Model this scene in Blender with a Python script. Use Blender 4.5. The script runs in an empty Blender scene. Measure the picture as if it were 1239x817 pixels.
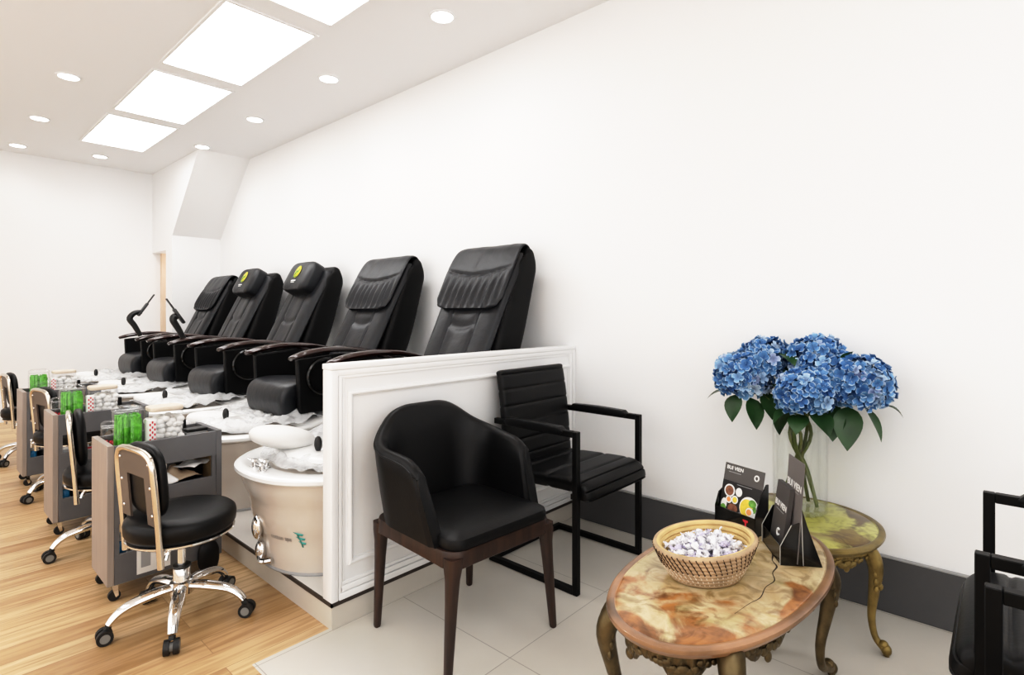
import bpy, bmesh, math, random
from math import sin, cos, pi, radians, sqrt
from mathutils import Vector, Matrix, noise

random.seed(7)
C = bpy.context.scene.collection
SC = bpy.context.scene

# ------------------------------------------------------------------ materials
def _nt(name):
    m = bpy.data.materials.new(name); m.use_nodes = True
    nt = m.node_tree
    b = nt.nodes['Principled BSDF']
    return m, nt, b

def N(nt, t, **kw):
    n = nt.nodes.new(t)
    for k, v in kw.items():
        setattr(n, k, v)
    return n

def mat(name, col, rough=.5, metal=0, bump=None, var=0, varscale=6, spec=.5, coat=0, alpha=1, trans=0, sheen=0):
    m, nt, b = _nt(name)
    L = nt.links
    b.inputs['Base Color'].default_value = (*col, 1)
    b.inputs['Roughness'].default_value = rough
    b.inputs['Metallic'].default_value = metal
    b.inputs['Specular IOR Level'].default_value = spec
    b.inputs['Coat Weight'].default_value = coat
    b.inputs['Transmission Weight'].default_value = trans
    b.inputs['Alpha'].default_value = alpha
    b.inputs['Sheen Weight'].default_value = sheen
    tc = N(nt, 'ShaderNodeTexCoord')
    if var:
        nz = N(nt, 'ShaderNodeTexNoise'); nz.inputs['Scale'].default_value = varscale
        nz.inputs['Detail'].default_value = 5
        L.new(tc.outputs['Object'], nz.inputs['Vector'])
        cr = N(nt, 'ShaderNodeValToRGB')
        cr.color_ramp.elements[0].position = .3; cr.color_ramp.elements[1].position = .7
        cr.color_ramp.elements[0].color = (*[max(0, c * (1 - var)) for c in col], 1)
        cr.color_ramp.elements[1].color = (*[min(1, c * (1 + var)) for c in col], 1)
        L.new(nz.outputs['Fac'], cr.inputs['Fac']); L.new(cr.outputs['Color'], b.inputs['Base Color'])
    if bump:
        nb = N(nt, 'ShaderNodeTexNoise'); nb.inputs['Scale'].default_value = bump[0]; nb.inputs['Detail'].default_value = 4
        L.new(tc.outputs['Object'], nb.inputs['Vector'])
        bp = N(nt, 'ShaderNodeBump'); bp.inputs['Strength'].default_value = bump[1]; bp.inputs['Distance'].default_value = bump[2] if len(bump) > 2 else .002
        L.new(nb.outputs['Fac'], bp.inputs['Height']); L.new(bp.outputs['Normal'], b.inputs['Normal'])
    return m

def emis(name, col, s):
    m, nt, b = _nt(name)
    b.inputs['Base Color'].default_value = (1, 1, 1, 1)
    b.inputs['Emission Color'].default_value = (*col, 1)
    b.inputs['Emission Strength'].default_value = s
    return m

def thin_glass(name, tint=(1, 1, 1), gloss=.12, rough=.02):
    m = bpy.data.materials.new(name); m.use_nodes = True
    nt = m.node_tree; nt.nodes.clear(); L = nt.links
    out = N(nt, 'ShaderNodeOutputMaterial'); mx = N(nt, 'ShaderNodeMixShader')
    t = N(nt, 'ShaderNodeBsdfTransparent'); t.inputs['Color'].default_value = (*tint, 1)
    g = N(nt, 'ShaderNodeBsdfGlossy'); g.inputs['Roughness'].default_value = rough
    lw = N(nt, 'ShaderNodeLayerWeight'); lw.inputs['Blend'].default_value = .5
    pw = N(nt, 'ShaderNodeMath', operation='POWER'); pw.inputs[1].default_value = 4.0
    ma = N(nt, 'ShaderNodeMath', operation='MULTIPLY_ADD'); ma.inputs[1].default_value = .55; ma.inputs[2].default_value = gloss * .3
    L.new(lw.outputs['Facing'], pw.inputs[0]); L.new(pw.outputs[0], ma.inputs[0]); L.new(ma.outputs[0], mx.inputs['Fac'])
    L.new(t.outputs[0], mx.inputs[1]); L.new(g.outputs[0], mx.inputs[2]); L.new(mx.outputs[0], out.inputs['Surface'])
    return m

def wood_floor():
    m, nt, b = _nt('oak_planks'); L = nt.links
    tc = N(nt, 'ShaderNodeTexCoord')
    br = N(nt, 'ShaderNodeTexBrick')
    br.offset = .37; br.offset_frequency = 2; br.squash = 1
    br.inputs['Scale'].default_value = 1; br.inputs['Mortar Size'].default_value = .0012
    br.inputs['Brick Width'].default_value = 1.15; br.inputs['Row Height'].default_value = .115
    br.inputs['Color1'].default_value = (0, 0, 0, 1); br.inputs['Color2'].default_value = (1, 1, 1, 1)
    br.inputs['Mortar'].default_value = (.25, .25, .25, 1); br.inputs['Bias'].default_value = 0
    L.new(tc.outputs['Object'], br.inputs['Vector'])
    ramp = N(nt, 'ShaderNodeValToRGB')
    e = ramp.color_ramp.elements
    e[0].color = (.45, .285, .145, 1); e[1].color = (.68, .50, .31, 1)
    x = ramp.color_ramp.elements.new(.5); x.color = (.58, .395, .222, 1)
    L.new(br.outputs['Color'], ramp.inputs['Fac'])
    mp = N(nt, 'ShaderNodeMapping'); mp.inputs['Scale'].default_value = (1.2, 16, 1)
    L.new(tc.outputs['Object'], mp.inputs['Vector'])
    # shift the grain of every plank
    vm = N(nt, 'ShaderNodeVectorMath', operation='MULTIPLY_ADD'); vm.inputs[1].default_value = (7, 3, 9)
    L.new(br.outputs['Color'], vm.inputs[0]); L.new(mp.outputs[0], vm.inputs[2])
    nz = N(nt, 'ShaderNodeTexNoise'); nz.inputs['Scale'].default_value = 2.2; nz.inputs['Detail'].default_value = 9; nz.inputs['Distortion'].default_value = .9
    L.new(vm.outputs[0], nz.inputs['Vector'])
    gr = N(nt, 'ShaderNodeValToRGB')
    gr.color_ramp.elements[0].position = .32; gr.color_ramp.elements[0].color = (.70, .62, .52, 1)
    gr.color_ramp.elements[1].position = .62; gr.color_ramp.elements[1].color = (1.06, 1.05, 1.03, 1)
    L.new(nz.outputs['Fac'], gr.inputs['Fac'])
    mx = N(nt, 'ShaderNodeMix', data_type='RGBA', blend_type='MULTIPLY'); mx.inputs['Factor'].default_value = 1
    L.new(ramp.outputs['Color'], mx.inputs[6]); L.new(gr.outputs['Color'], mx.inputs[7])
    mo = N(nt, 'ShaderNodeMix', data_type='RGBA'); mo.inputs[7].default_value = (.30, .18, .09, 1)
    L.new(br.outputs['Fac'], mo.inputs['Factor']); L.new(mx.outputs[2], mo.inputs[6])
    L.new(mo.outputs[2], b.inputs['Base Color'])
    b.inputs['Roughness'].default_value = .38
    bp = N(nt, 'ShaderNodeBump'); bp.inputs['Strength'].default_value = .25; bp.inputs['Distance'].default_value = .001
    L.new(nz.outputs['Fac'], bp.inputs['Height']); L.new(bp.outputs['Normal'], b.inputs['Normal'])
    return m

def tile_floor():
    m, nt, b = _nt('cream_porcelain_tile'); L = nt.links
    tc = N(nt, 'ShaderNodeTexCoord')
    mp = N(nt, 'ShaderNodeMapping'); mp.inputs['Location'].default_value = (-1.405 + 1.21 * 2, -1.28 + .605 * 4, 0)
    L.new(tc.outputs['Object'], mp.inputs['Vector'])
    br = N(nt, 'ShaderNodeTexBrick'); br.offset = 0; br.offset_frequency = 1; br.squash = 1
    br.inputs['Scale'].default_value = 1; br.inputs['Mortar Size'].default_value = .0016
    br.inputs['Brick Width'].default_value = .605; br.inputs['Row Height'].default_value = .605
    br.inputs['Color1'].default_value = (.615, .585, .53, 1); br.inputs['Color2'].default_value = (.65, .62, .565, 1)
    br.inputs['Mortar'].default_value = (.36, .33, .29, 1)
    L.new(mp.outputs[0], br.inputs['Vector'])
    nz = N(nt, 'ShaderNodeTexNoise'); nz.inputs['Scale'].default_value = 3; nz.inputs['Detail'].default_value = 6
    L.new(tc.outputs['Object'], nz.inputs['Vector'])
    gr = N(nt, 'ShaderNodeValToRGB'); gr.color_ramp.elements[0].color = (.9, .9, .89, 1); gr.color_ramp.elements[1].color = (1.06, 1.05, 1.05, 1)
    L.new(nz.outputs['Fac'], gr.inputs['Fac'])
    mx = N(nt, 'ShaderNodeMix', data_type='RGBA', blend_type='MULTIPLY'); mx.inputs['Factor'].default_value = 1
    L.new(br.outputs['Color'], mx.inputs[6]); L.new(gr.outputs['Color'], mx.inputs[7]); L.new(mx.outputs[2], b.inputs['Base Color'])
    b.inputs['Roughness'].default_value = .32
    return m

def onyx(name, light, dark, mask, seed, coat=.25):
    """two banded stones meeting along a cloudy border: light(ramp) and dark(ramp), mask = (ax, ay, noise scale, threshold)"""
    m, nt, b = _nt(name); L = nt.links
    tc = N(nt, 'ShaderNodeTexCoord')
    mp = N(nt, 'ShaderNodeMapping'); mp.inputs['Location'].default_value = seed
    L.new(tc.outputs['Object'], mp.inputs['Vector'])
    def noise_(sc, det, dist):
        n = N(nt, 'ShaderNodeTexNoise'); n.inputs['Scale'].default_value = sc; n.inputs['Detail'].default_value = det; n.inputs['Distortion'].default_value = dist
        L.new(mp.outputs[0], n.inputs['Vector']); return n.outputs['Fac']
    def ramp(fac, stops):
        cr = N(nt, 'ShaderNodeValToRGB'); el = cr.color_ramp.elements
        el[0].position, el[0].color = stops[0][0], (*stops[0][1], 1)
        el[1].position, el[1].color = stops[-1][0], (*stops[-1][1], 1)
        for p, c in stops[1:-1]:
            k = el.new(p); k.color = (*c, 1)
        L.new(fac, cr.inputs['Fac']); return cr.outputs['Color']
    cl = ramp(noise_(4.5, 7, 1.0), light)
    cd = ramp(noise_(6.5, 7, 1.4), dark)
    sx = N(nt, 'ShaderNodeSeparateXYZ'); L.new(tc.outputs['Object'], sx.inputs[0])
    def mul_add(a_, k, c_):
        q = N(nt, 'ShaderNodeMath', operation='MULTIPLY_ADD'); q.inputs[1].default_value = k
        L.new(a_, q.inputs[0])
        if isinstance(c_, (int, float)): q.inputs[2].default_value = c_
        else: L.new(c_, q.inputs[2])
        return q.outputs[0]
    if mask[4] == 'lin':
        v = mul_add(sx.outputs[0], mask[0], mul_add(sx.outputs[1], mask[1], mul_add(noise_(mask[2], 6, 1.0), 3.4, mask[3])))
    else:
        ln = N(nt, 'ShaderNodeVectorMath', operation='LENGTH')
        v2 = N(nt, 'ShaderNodeVectorMath', operation='MULTIPLY'); v2.inputs[1].default_value = (1, 1, 0)
        L.new(tc.outputs['Object'], v2.inputs[0]); L.new(v2.outputs[0], ln.inputs[0])
        v = mul_add(ln.outputs['Value'], mask[0], mul_add(noise_(mask[2], 5, .6), 2.6, mask[3]))
    mk = ramp(v, [(.38, (0, 0, 0)), (.62, (1, 1, 1))])
    mx = N(nt, 'ShaderNodeMix', data_type='RGBA'); L.new(mk, mx.inputs['Factor']); L.new(cl, mx.inputs[6]); L.new(cd, mx.inputs[7])
    vein = ramp(noise_(13, 10, 2.2), [(.33, (.50, .42, .33)), (.52, (1.04, 1.03, 1.02))])
    mv = N(nt, 'ShaderNodeMix', data_type='RGBA', blend_type='MULTIPLY'); mv.inputs['Factor'].default_value = .8
    L.new(mx.outputs[2], mv.inputs[6]); L.new(vein, mv.inputs[7]); L.new(mv.outputs[2], b.inputs['Base Color'])
    b.inputs['Roughness'].default_value = .3; b.inputs['Coat Weight'].default_value = coat; b.inputs['Coat Roughness'].default_value = .08
    return m

def grain(name, c1, c2, rough=.45, scale=3, stretch=(12, 12, 1.2), coat=0):
    m, nt, b = _nt(name); L = nt.links
    tc = N(nt, 'ShaderNodeTexCoord'); mp = N(nt, 'ShaderNodeMapping'); mp.inputs['Scale'].default_value = stretch
    L.new(tc.outputs['Object'], mp.inputs['Vector'])
    nz = N(nt, 'ShaderNodeTexNoise'); nz.inputs['Scale'].default_value = scale; nz.inputs['Detail'].default_value = 8; nz.inputs['Distortion'].default_value = .7
    L.new(mp.outputs[0], nz.inputs['Vector'])
    cr = N(nt, 'ShaderNodeValToRGB'); cr.color_ramp.elements[0].position = .3; cr.color_ramp.elements[1].position = .7
    cr.color_ramp.elements[0].color = (*c1, 1); cr.color_ramp.elements[1].color = (*c2, 1)
    L.new(nz.outputs['Fac'], cr.inputs['Fac']); L.new(cr.outputs['Color'], b.inputs['Base Color'])
    b.inputs['Roughness'].default_value = rough; b.inputs['Coat Weight'].default_value = coat
    return m

def petal_mat():
    m, nt, b = _nt('hydrangea_petal'); L = nt.links
    at = N(nt, 'ShaderNodeVertexColor', layer_name='tint')
    sp = N(nt, 'ShaderNodeSeparateColor'); L.new(at.outputs['Color'], sp.inputs[0])
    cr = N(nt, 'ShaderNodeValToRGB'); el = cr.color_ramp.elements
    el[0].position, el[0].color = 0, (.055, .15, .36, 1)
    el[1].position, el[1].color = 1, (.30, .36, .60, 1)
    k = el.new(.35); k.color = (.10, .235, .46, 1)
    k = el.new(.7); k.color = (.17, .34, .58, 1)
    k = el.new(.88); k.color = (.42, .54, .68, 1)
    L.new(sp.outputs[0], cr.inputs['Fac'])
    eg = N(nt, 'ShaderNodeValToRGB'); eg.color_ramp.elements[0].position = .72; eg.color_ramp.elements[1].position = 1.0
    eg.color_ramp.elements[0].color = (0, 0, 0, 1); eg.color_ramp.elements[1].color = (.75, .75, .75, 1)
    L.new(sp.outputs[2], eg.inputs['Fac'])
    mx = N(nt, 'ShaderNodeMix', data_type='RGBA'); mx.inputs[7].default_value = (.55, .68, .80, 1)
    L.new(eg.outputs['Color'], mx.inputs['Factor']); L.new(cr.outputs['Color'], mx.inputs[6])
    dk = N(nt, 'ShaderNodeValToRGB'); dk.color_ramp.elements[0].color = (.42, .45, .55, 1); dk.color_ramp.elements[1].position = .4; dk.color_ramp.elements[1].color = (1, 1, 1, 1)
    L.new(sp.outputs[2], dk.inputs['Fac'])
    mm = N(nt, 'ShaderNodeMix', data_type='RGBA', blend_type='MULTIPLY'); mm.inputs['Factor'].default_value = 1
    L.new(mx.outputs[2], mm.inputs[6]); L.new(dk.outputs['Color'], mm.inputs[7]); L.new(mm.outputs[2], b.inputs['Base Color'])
    b.inputs['Roughness'].default_value = .6; b.inputs['Specular IOR Level'].default_value = .3
    return m

M = dict(
    wall=mat('white_paint', (.89, .89, .89), .6, bump=(180, .04, .001)),
    ceil=mat('ceiling_paint', (.885, .885, .89), .7, bump=(150, .03, .001)),
    peach=mat('peach_paint', (.80, .61, .48), .6, var=.03),
    trimwhite=mat('white_gloss_paint', (.84, .84, .84), .32, bump=(60, .03, .001)),
    base=mat('dark_grey_skirting', (.082, .082, .085), .38, var=.08, varscale=3),
    basetop=mat('grey_skirting_edge', (.35, .35, .35), .4, var=.05),
    riser=mat('cream_riser_tile', (.56, .525, .47), .4, var=.06, varscale=4),
    dark=mat('dark_strip', (.045, .035, .03), .5, var=.2, varscale=20),
    platf=mat('white_vinyl', (.72, .70, .67), .4, var=.03),
    wood=wood_floor(), tile=tile_floor(),
    panel=emis('led_panel', (1, 1, 1), 6.4),
    lens=emis('downlight_lens', (1, .98, .95), 9.0),
    leather=mat('black_leather', (.0035, .0035, .004), .42, bump=(90, .3, .0012), spec=.28),
    leather2=mat('charcoal_massage_leather', (.0135, .0148, .0178), .38, bump=(14, .55, .006), spec=.42),
    shell=mat('black_vinyl_shell', (.003, .003, .0033), .5, bump=(200, .15, .001), spec=.22),
    blackmetal=mat('black_metal', (.002, .002, .002), .45, var=.2, spec=.22),
    blackplastic=mat('black_plastic', (.012, .012, .012), .35, var=.2),
    chrome=mat('chrome', (.80, .80, .80), .08, 1, bump=(8, .02, .001)),
    chromew=mat('warm_chrome', (.72, .66, .58), .16, 1, bump=(10, .03, .001)),
    walnut=grain('dark_walnut', (.016, .008, .006), (.045, .022, .014), .36),
    mahog=grain('mahogany', (.007, .003, .0025), (.030, .007, .005), .16, 2, (2, 12, 12), coat=.5),
    brown=mat('brown_plywood', (.12, .092, .075), .5, var=.12),
    brass=mat('antique_brass', (.24, .175, .065), .40, .7, bump=(45, .5, .003), var=.35, varscale=25),
    bronze=mat('dark_bronze', (.115, .085, .042), .42, .65, bump=(45, .5, .003), var=.35, varscale=25),
    onyx1=onyx('brown_onyx', [(.25, (.22, .17, .07)), (.40, (.42, .34, .17)), (.50, (.58, .48, .30)), (.60, (.46, .34, .17)), (.72, (.60, .52, .38)), (.82, (.36, .24, .11))],
               [(.25, (.11, .05, .022)), (.40, (.27, .12, .042)), (.50, (.38, .17, .055)), (.60, (.42, .26, .13)), (.70, (.22, .17, .075)), (.8, (.45, .36, .22))], (-1.9, -1.0, 4.2, -1.66, 'lin'), (3.1, 1.7, .2)),
    onyx2=onyx('green_onyx', [(.25, (.30, .28, .05)), (.48, (.42, .42, .09)), (.60, (.50, .50, .16)), (.78, (.34, .30, .07))],
               [(.3, (.05, .028, .010)), (.5, (.13, .075, .022)), (.68, (.26, .19, .05))], (3.0, 0, 5.5, -1.56, 'rad'), (.4, 5.2, .9)),
    onyxedge=mat('brown_onyx_edge', (.27, .15, .08), .3, var=.55, varscale=6, coat=.3), onyxedge2=mat('olive_onyx_edge', (.16, .115, .035), .35, var=.5, varscale=9),
    tub=mat('beige_tub_acrylic', (.62, .56, .50), .18, var=.03, coat=.4),
    white=mat('white_acrylic', (.80, .80, .79), .2, bump=(20, .05, .002), coat=.3),
    pad=mat('white_foam_pad', (.82, .81, .79), .5, bump=(30, .2, .002)),
    grey=mat('grey_laminate', (.125, .125, .13), .45, var=.06, varscale=8),
    greyedge=grain('taupe_laminate', (.27, .225, .195), (.33, .28, .245), .45, 4, (20, 20, 1)),
    innerwood=mat('tan_board', (.40, .27, .14), .6, var=.1),
    glass=thin_glass('clear_glass'),
    vglass=thin_glass('vase_glass', (.985, .99, .985), .15),
    liner=None,
    green=mat('green_sticks', (.11, .40, .035), .45, bump=(60, .9, .01), var=.45, varscale=45),
    cotton=mat('cotton_wool', (.86, .85, .83), .9, bump=(40, .6, .008)),
    lidwood=grain('pale_wood_lid', (.60, .50, .40), (.70, .60, .50), .5, 3, (3, 14, 14)),
    blue=mat('blue_plastic', (.03, .25, .50), .35, var=.1),
    red=mat('red_card', (.55, .03, .05), .5, var=.15),
    purple=mat('purple_cloth', (.22, .02, .12), .6, var=.15),
    paper=mat('white_paper', (.80, .79, .77), .7, var=.03),
    tan=mat('tan_paper', (.55, .42, .30), .7, var=.12),
    rubber=mat('caster_rubber', (.012, .012, .012), .55, var=.2),
    greyring=mat('grey_caster_hub', (.20, .20, .19), .5, var=.1),
    straw=mat('straw_coil', (.42, .30, .19), .75, bump=(120, .6, .002), var=.22, varscale=18),
    strawin=mat('inner_straw', (.60, .43, .20), .7, bump=(120, .5, .002), var=.2, varscale=14),
    stitch=mat('dark_stitch', (.035, .02, .015), .7, var=.2),
    stitchw=mat('pale_stitch', (.75, .68, .56), .7, var=.1),
    candy=mat('lilac_white_wrapper', (.86, .85, .88), .35, var=.12, varscale=60, bump=(80, .5, .003)),
    candy2=mat('lilac_wrapper', (.60, .56, .72), .35, var=.15, varscale=60, bump=(80, .5, .003)),
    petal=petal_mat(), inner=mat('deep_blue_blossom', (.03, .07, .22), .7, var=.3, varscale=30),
    leaf=mat('hydrangea_leaf', (.020, .060, .016), .42, var=.4, varscale=9, bump=(30, .3, .002)),
    leaf2=mat('pale_leaf', (.085, .155, .05), .45, var=.3, varscale=9, bump=(30, .3, .002)),
    stem=mat('green_stem', (.10, .13, .035), .5, var=.3, varscale=14),
    card=mat('charcoal_card', (.085, .078, .075), .45, var=.06),
    card2=mat('grey_brown_card', (.15, .135, .13), .45, var=.06),
    cardimg=mat('black_card_print', (.02, .018, .018), .35, var=.1),
    whiteink=mat('white_print', (.80, .79, .77), .5, var=.02),
    greyink=mat('grey_print', (.30, .30, .30), .5, var=.02),
    teal=mat('teal_print', (.10, .45, .42), .4, var=.1),
    lime=mat('lime_emblem', (.64, .58, .06), .5, var=.12, varscale=30),
    broth=mat('yellow_broth', (.75, .55, .07), .4, var=.2, varscale=60),
    herb=mat('herb_green', (.14, .33, .06), .5, var=.4, varscale=80),
    egg=mat('egg_orange', (.80, .30, .10), .4, var=.1),
    meat=mat('brown_food', (.22, .09, .05), .5, var=.4, varscale=70),
    porcelain=mat('white_bowl_print', (.82, .82, .80), .3, var=.03),
    blackacr=mat('black_acrylic', (.006, .006, .006), .12, var=.2),
    clearedge=mat('pale_acrylic_edge', (.55, .53, .50), .3, var=.05),
    screen=mat('dark_grey_plastic', (.035, .035, .037), .3, var=.1),
)

def liner_mat():
    m, nt, b = _nt('plastic_film'); L = nt.links
    b.inputs['Base Color'].default_value = (.88, .89, .90, 1)
    b.inputs['Roughness'].default_value = .16
    b.inputs['Alpha'].default_value = .5
    tc = N(nt, 'ShaderNodeTexCoord'); nz = N(nt, 'ShaderNodeTexNoise'); nz.inputs['Scale'].default_value = 22; nz.inputs['Detail'].default_value = 5; nz.inputs['Distortion'].default_value = 1.5
    L.new(tc.outputs['Object'], nz.inputs['Vector'])
    bp = N(nt, 'ShaderNodeBump'); bp.inputs['Strength'].default_value = .9; bp.inputs['Distance'].default_value = .02
    L.new(nz.outputs['Fac'], bp.inputs['Height']); L.new(bp.outputs['Normal'], b.inputs['Normal'])
    return m
M['liner'] = liner_mat()

# ------------------------------------------------------------------ mesh builder
def catmull(P, n, closed=False):
    P = [Vector(p) for p in P]
    if len(P) == 2:
        return [P[0].lerp(P[1], i / (n - 1)) for i in range(n)]
    out = []; m = len(P)
    segs = m if closed else m - 1
    tot = n if closed else n - 1
    for i in range(n):
        u = i / tot * segs
        k = min(int(u), segs - 1); t = u - k
        g = (lambda j: P[j % m]) if closed else (lambda j: P[min(max(j, 0), m - 1)])
        a, b, c, d = g(k - 1), g(k), g(k + 1), g(k + 2)
        out.append(.5 * ((2 * b) + (c - a) * t + (2 * a - 5 * b + 4 * c - d) * t * t + (3 * b - a - 3 * c + d) * t ** 3))
    return out

def se(v, e):
    return math.copysign(abs(v) ** e, v)

def interp(tab, s):
    for i in range(len(tab) - 1):
        if s <= tab[i + 1][0]:
            a, b = tab[i], tab[i + 1]
            t = (s - a[0]) / max(b[0] - a[0], 1e-9)
            t = max(0, min(1, t)); t = t * t * (3 - 2 * t)
            return a[1] + (b[1] - a[1]) * t
    return tab[-1][1]

class MB:
    def __init__(self):
        self.bm = bmesh.new(); self.mi = 0
    def _fs(self, faces):
        for f in faces: f.material_index = self.mi
    def raw(self, verts, faces):
        vs = [self.bm.verts.new(v) for v in verts]; out = []
        for f in faces:
            try: out.append(self.bm.faces.new([vs[i] for i in f]))
            except ValueError: pass
        self._fs(out); return vs
    def box(self, c, s, rot=None, bev=0, seg=2):
        mtx = Matrix.Translation(c) @ (rot.to_4x4() if rot else Matrix()) @ Matrix.Diagonal((*s, 1))
        r = bmesh.ops.create_cube(self.bm, size=1, matrix=mtx)
        vs = r['verts']; fs = {f for v in vs for f in v.link_faces}; self._fs(fs)
        if bev:
            es = {e for v in vs for e in v.link_edges}
            q = bmesh.ops.bevel(self.bm, geom=list(es), offset=min(bev, min(s) * .49), segments=seg, profile=.5, affect='EDGES', clamp_overlap=True)
            self._fs(q['faces'])
        return self
    def b2(self, x0, x1, y0, y1, z0, z1, bev=0, seg=2):
        return self.box(((x0 + x1) / 2, (y0 + y1) / 2, (z0 + z1) / 2), (x1 - x0, y1 - y0, z1 - z0), None, bev, seg)
    def loft(self, rings, cap=True, closed=False):
        R = [[self.bm.verts.new(p) for p in r] for r in rings]; n = len(R[0]); out = []
        m = len(R)
        for i in range(m if closed else m - 1):
            A, B = R[i], R[(i + 1) % m]
            for k in range(n):
                try: out.append(self.bm.faces.new((A[k], A[(k + 1) % n], B[(k + 1) % n], B[k])))
                except ValueError: pass
        if cap and not closed:
            for r, rev in ((R[0], True), (R[-1], False)):
                try: out.append(self.bm.faces.new(list(reversed(r)) if rev else r))
                except ValueError: pass
        self._fs(out); return self
    def tube(self, pts, r, n=10, res=0, closed=False, flat=1.0, up=None, cap=True):
        pts = [Vector(p) for p in pts]
        rr = r if isinstance(r, (list, tuple)) else [r] * len(pts)
        if res:
            rc = catmull([(q, 0, 0) for q in rr], res, closed); pts = catmull(pts, res, closed); rr = [max(v.x, 1e-4) for v in rc]
        m = len(pts); rings = []
        pn = None
        for i in range(m):
            if closed: t = pts[(i + 1) % m] - pts[i - 1]
            else: t = pts[min(i + 1, m - 1)] - pts[max(i - 1, 0)]
            t.normalize()
            if up is not None:
                s = t.cross(Vector(up)); 
                if s.length < 1e-4: s = t.orthogonal()
                s.normalize(); nn = s.cross(t).normalized()
            else:
                if pn is None: nn = t.orthogonal().normalized()
                else:
                    nn = pn - t * pn.dot(t)
                    nn = nn.normalized() if nn.length > 1e-5 else t.orthogonal().normalized()
                s = t.cross(nn)
            pn = nn
            rings.append([pts[i] + rr[i] * (cos(2 * pi * k / n) * s + flat * sin(2 * pi * k / n) * nn) for k in range(n)])
        return self.loft(rings, cap, closed)
    def sqtube(self, pts, w, h=None, up=(0, 0, 1)):
        # straight square-section bars from point to point
        h = h or w
        for i, (a, b) in enumerate(zip(pts[:-1], pts[1:])):
            a, b = Vector(a), Vector(b); t = (b - a).normalized()
            if i == 0: a = a - t * w
            a = a + t * w / 2; b = b + t * w / 2
            u = Vector(up)
            if abs(t.dot(u)) > .95: u = Vector((0, 1, 0))
            s = t.cross(u).normalized(); u = s.cross(t)
            rot = Matrix((s, t, u)).transposed()
            self.box((a + b) / 2, (w, (b - a).length, h), rot, .002, 1)
        return self
    def cyl(self, a, b, r0, r1=None, n=20):
        return self.tube([a, b], [r0, r0 if r1 is None else r1], n)
    def lathe(self, prof, c=(0, 0, 0), n=32, sx=1, sy=1, cap=True, rot=0):
        rings = []
        for r, z in prof:
            ring = []
            for k in range(n):
                a = 2 * pi * k / n
                x, y = r * sx * cos(a), r * sy * sin(a)
                if rot: x, y = x * cos(rot) - y * sin(rot), x * sin(rot) + y * cos(rot)
                ring.append((c[0] + x, c[1] + y, c[2] + z))
            rings.append(ring)
        return self.loft(rings, cap)
    def ell(self, c, r, n=16, rot=None, e=1.0):
        rings = []
        for i in range(1, n):
            ph = -pi / 2 + pi * i / n
            ring = []
            for k in range(n * 2):
                th = pi * k / n
                v = Vector((r[0] * se(cos(ph), e) * se(cos(th), e), r[1] * se(cos(ph), e) * se(sin(th), e), r[2] * se(sin(ph), e)))
                if rot: v = rot @ v
                ring.append(v + Vector(c))
            rings.append(ring)
        return self.loft(rings)
    def slab(self, path, hw, ht, lat=(0, 1, 0), n=40, ns=24, ex=.25, ey=.5, er=.1, bulge=None, off=0):
        P = catmull(path, n); lat = Vector(lat); rings = []
        for i, p in enumerate(P):
            s = i / (n - 1)
            t = (P[min(i + 1, n - 1)] - P[max(i - 1, 0)]).normalized()
            nn = t.cross(lat).normalized()
            e = min(s, 1 - s) / er if er else 1
            f = sqrt(max(0.02, 1 - (1 - min(e, 1)) ** 2))
            w = hw(s) if callable(hw) else hw; h = (ht(s) if callable(ht) else ht) * f
            w *= (.93 + .07 * f)
            if bulge: h *= bulge(s)
            rings.append([p + lat * (w * se(cos(2 * pi * k / ns), ex)) + nn * (h * se(sin(2 * pi * k / ns), ey) + off) for k in range(ns)])
        return self.loft(rings)
    def grid(self, fn, nu, nv, closed_v=False):
        V = [[self.bm.verts.new(fn(i / (nu - 1), j / (nv if closed_v else nv - 1))) for j in range(nv)] for i in range(nu)]
        out = []
        for i in range(nu - 1):
            for j in range(nv if closed_v else nv - 1):
                k = (j + 1) % nv
                out.append(self.bm.faces.new((V[i][j], V[i + 1][j], V[i + 1][k], V[i][k])))
        self._fs(out); return self
    def prism(self, pts, axis, t0, t1):
        def mk(p, t):
            if axis == 0: return (t, p[0], p[1])
            if axis == 1: return (p[0], t, p[1])
            return (p[0], p[1], t)
        n = len(pts)
        self.raw([mk(p, t0) for p in pts] + [mk(p, t1) for p in pts],
                 [list(range(n))[::-1], list(range(n, 2 * n))] + [(i, (i + 1) % n, n + (i + 1) % n, n + i) for i in range(n)])
        return self
    def build(self, name, m, parent=None, smooth=True, ang=38, sub=0, solid=0, loc=None, bevel=0):
        bm = self.bm
        bmesh.ops.recalc_face_normals(bm, faces=bm.faces)
        for f in bm.faces: f.smooth = smooth
        if smooth:
            la = radians(ang)
            for e in bm.edges:
                if len(e.link_faces) == 2 and e.calc_face_angle(0) > la: e.smooth = False
        me = bpy.data.meshes.new(name); bm.to_mesh(me); bm.free()
        for x in (m if isinstance(m, (list, tuple)) else [m]): me.materials.append(x)
        o = bpy.data.objects.new(name, me); C.objects.link(o)
        if parent: o.parent = parent
        if loc: o.location = loc
        if bevel:
            q = o.modifiers.new('bevel', 'BEVEL'); q.width = bevel; q.segments = 2; q.limit_method = 'ANGLE'
        if solid:
            q = o.modifiers.new('solid', 'SOLIDIFY'); q.thickness = solid; q.offset = 0
        if sub:
            q = o.modifiers.new('sub', 'SUBSURF'); q.levels = sub; q.render_levels = sub
        return o

def tag(o, label, cat, group=None, kind=None):
    o['label'] = label; o['category'] = cat
    if group: o['group'] = group
    if kind: o['kind'] = kind
    return o

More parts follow.
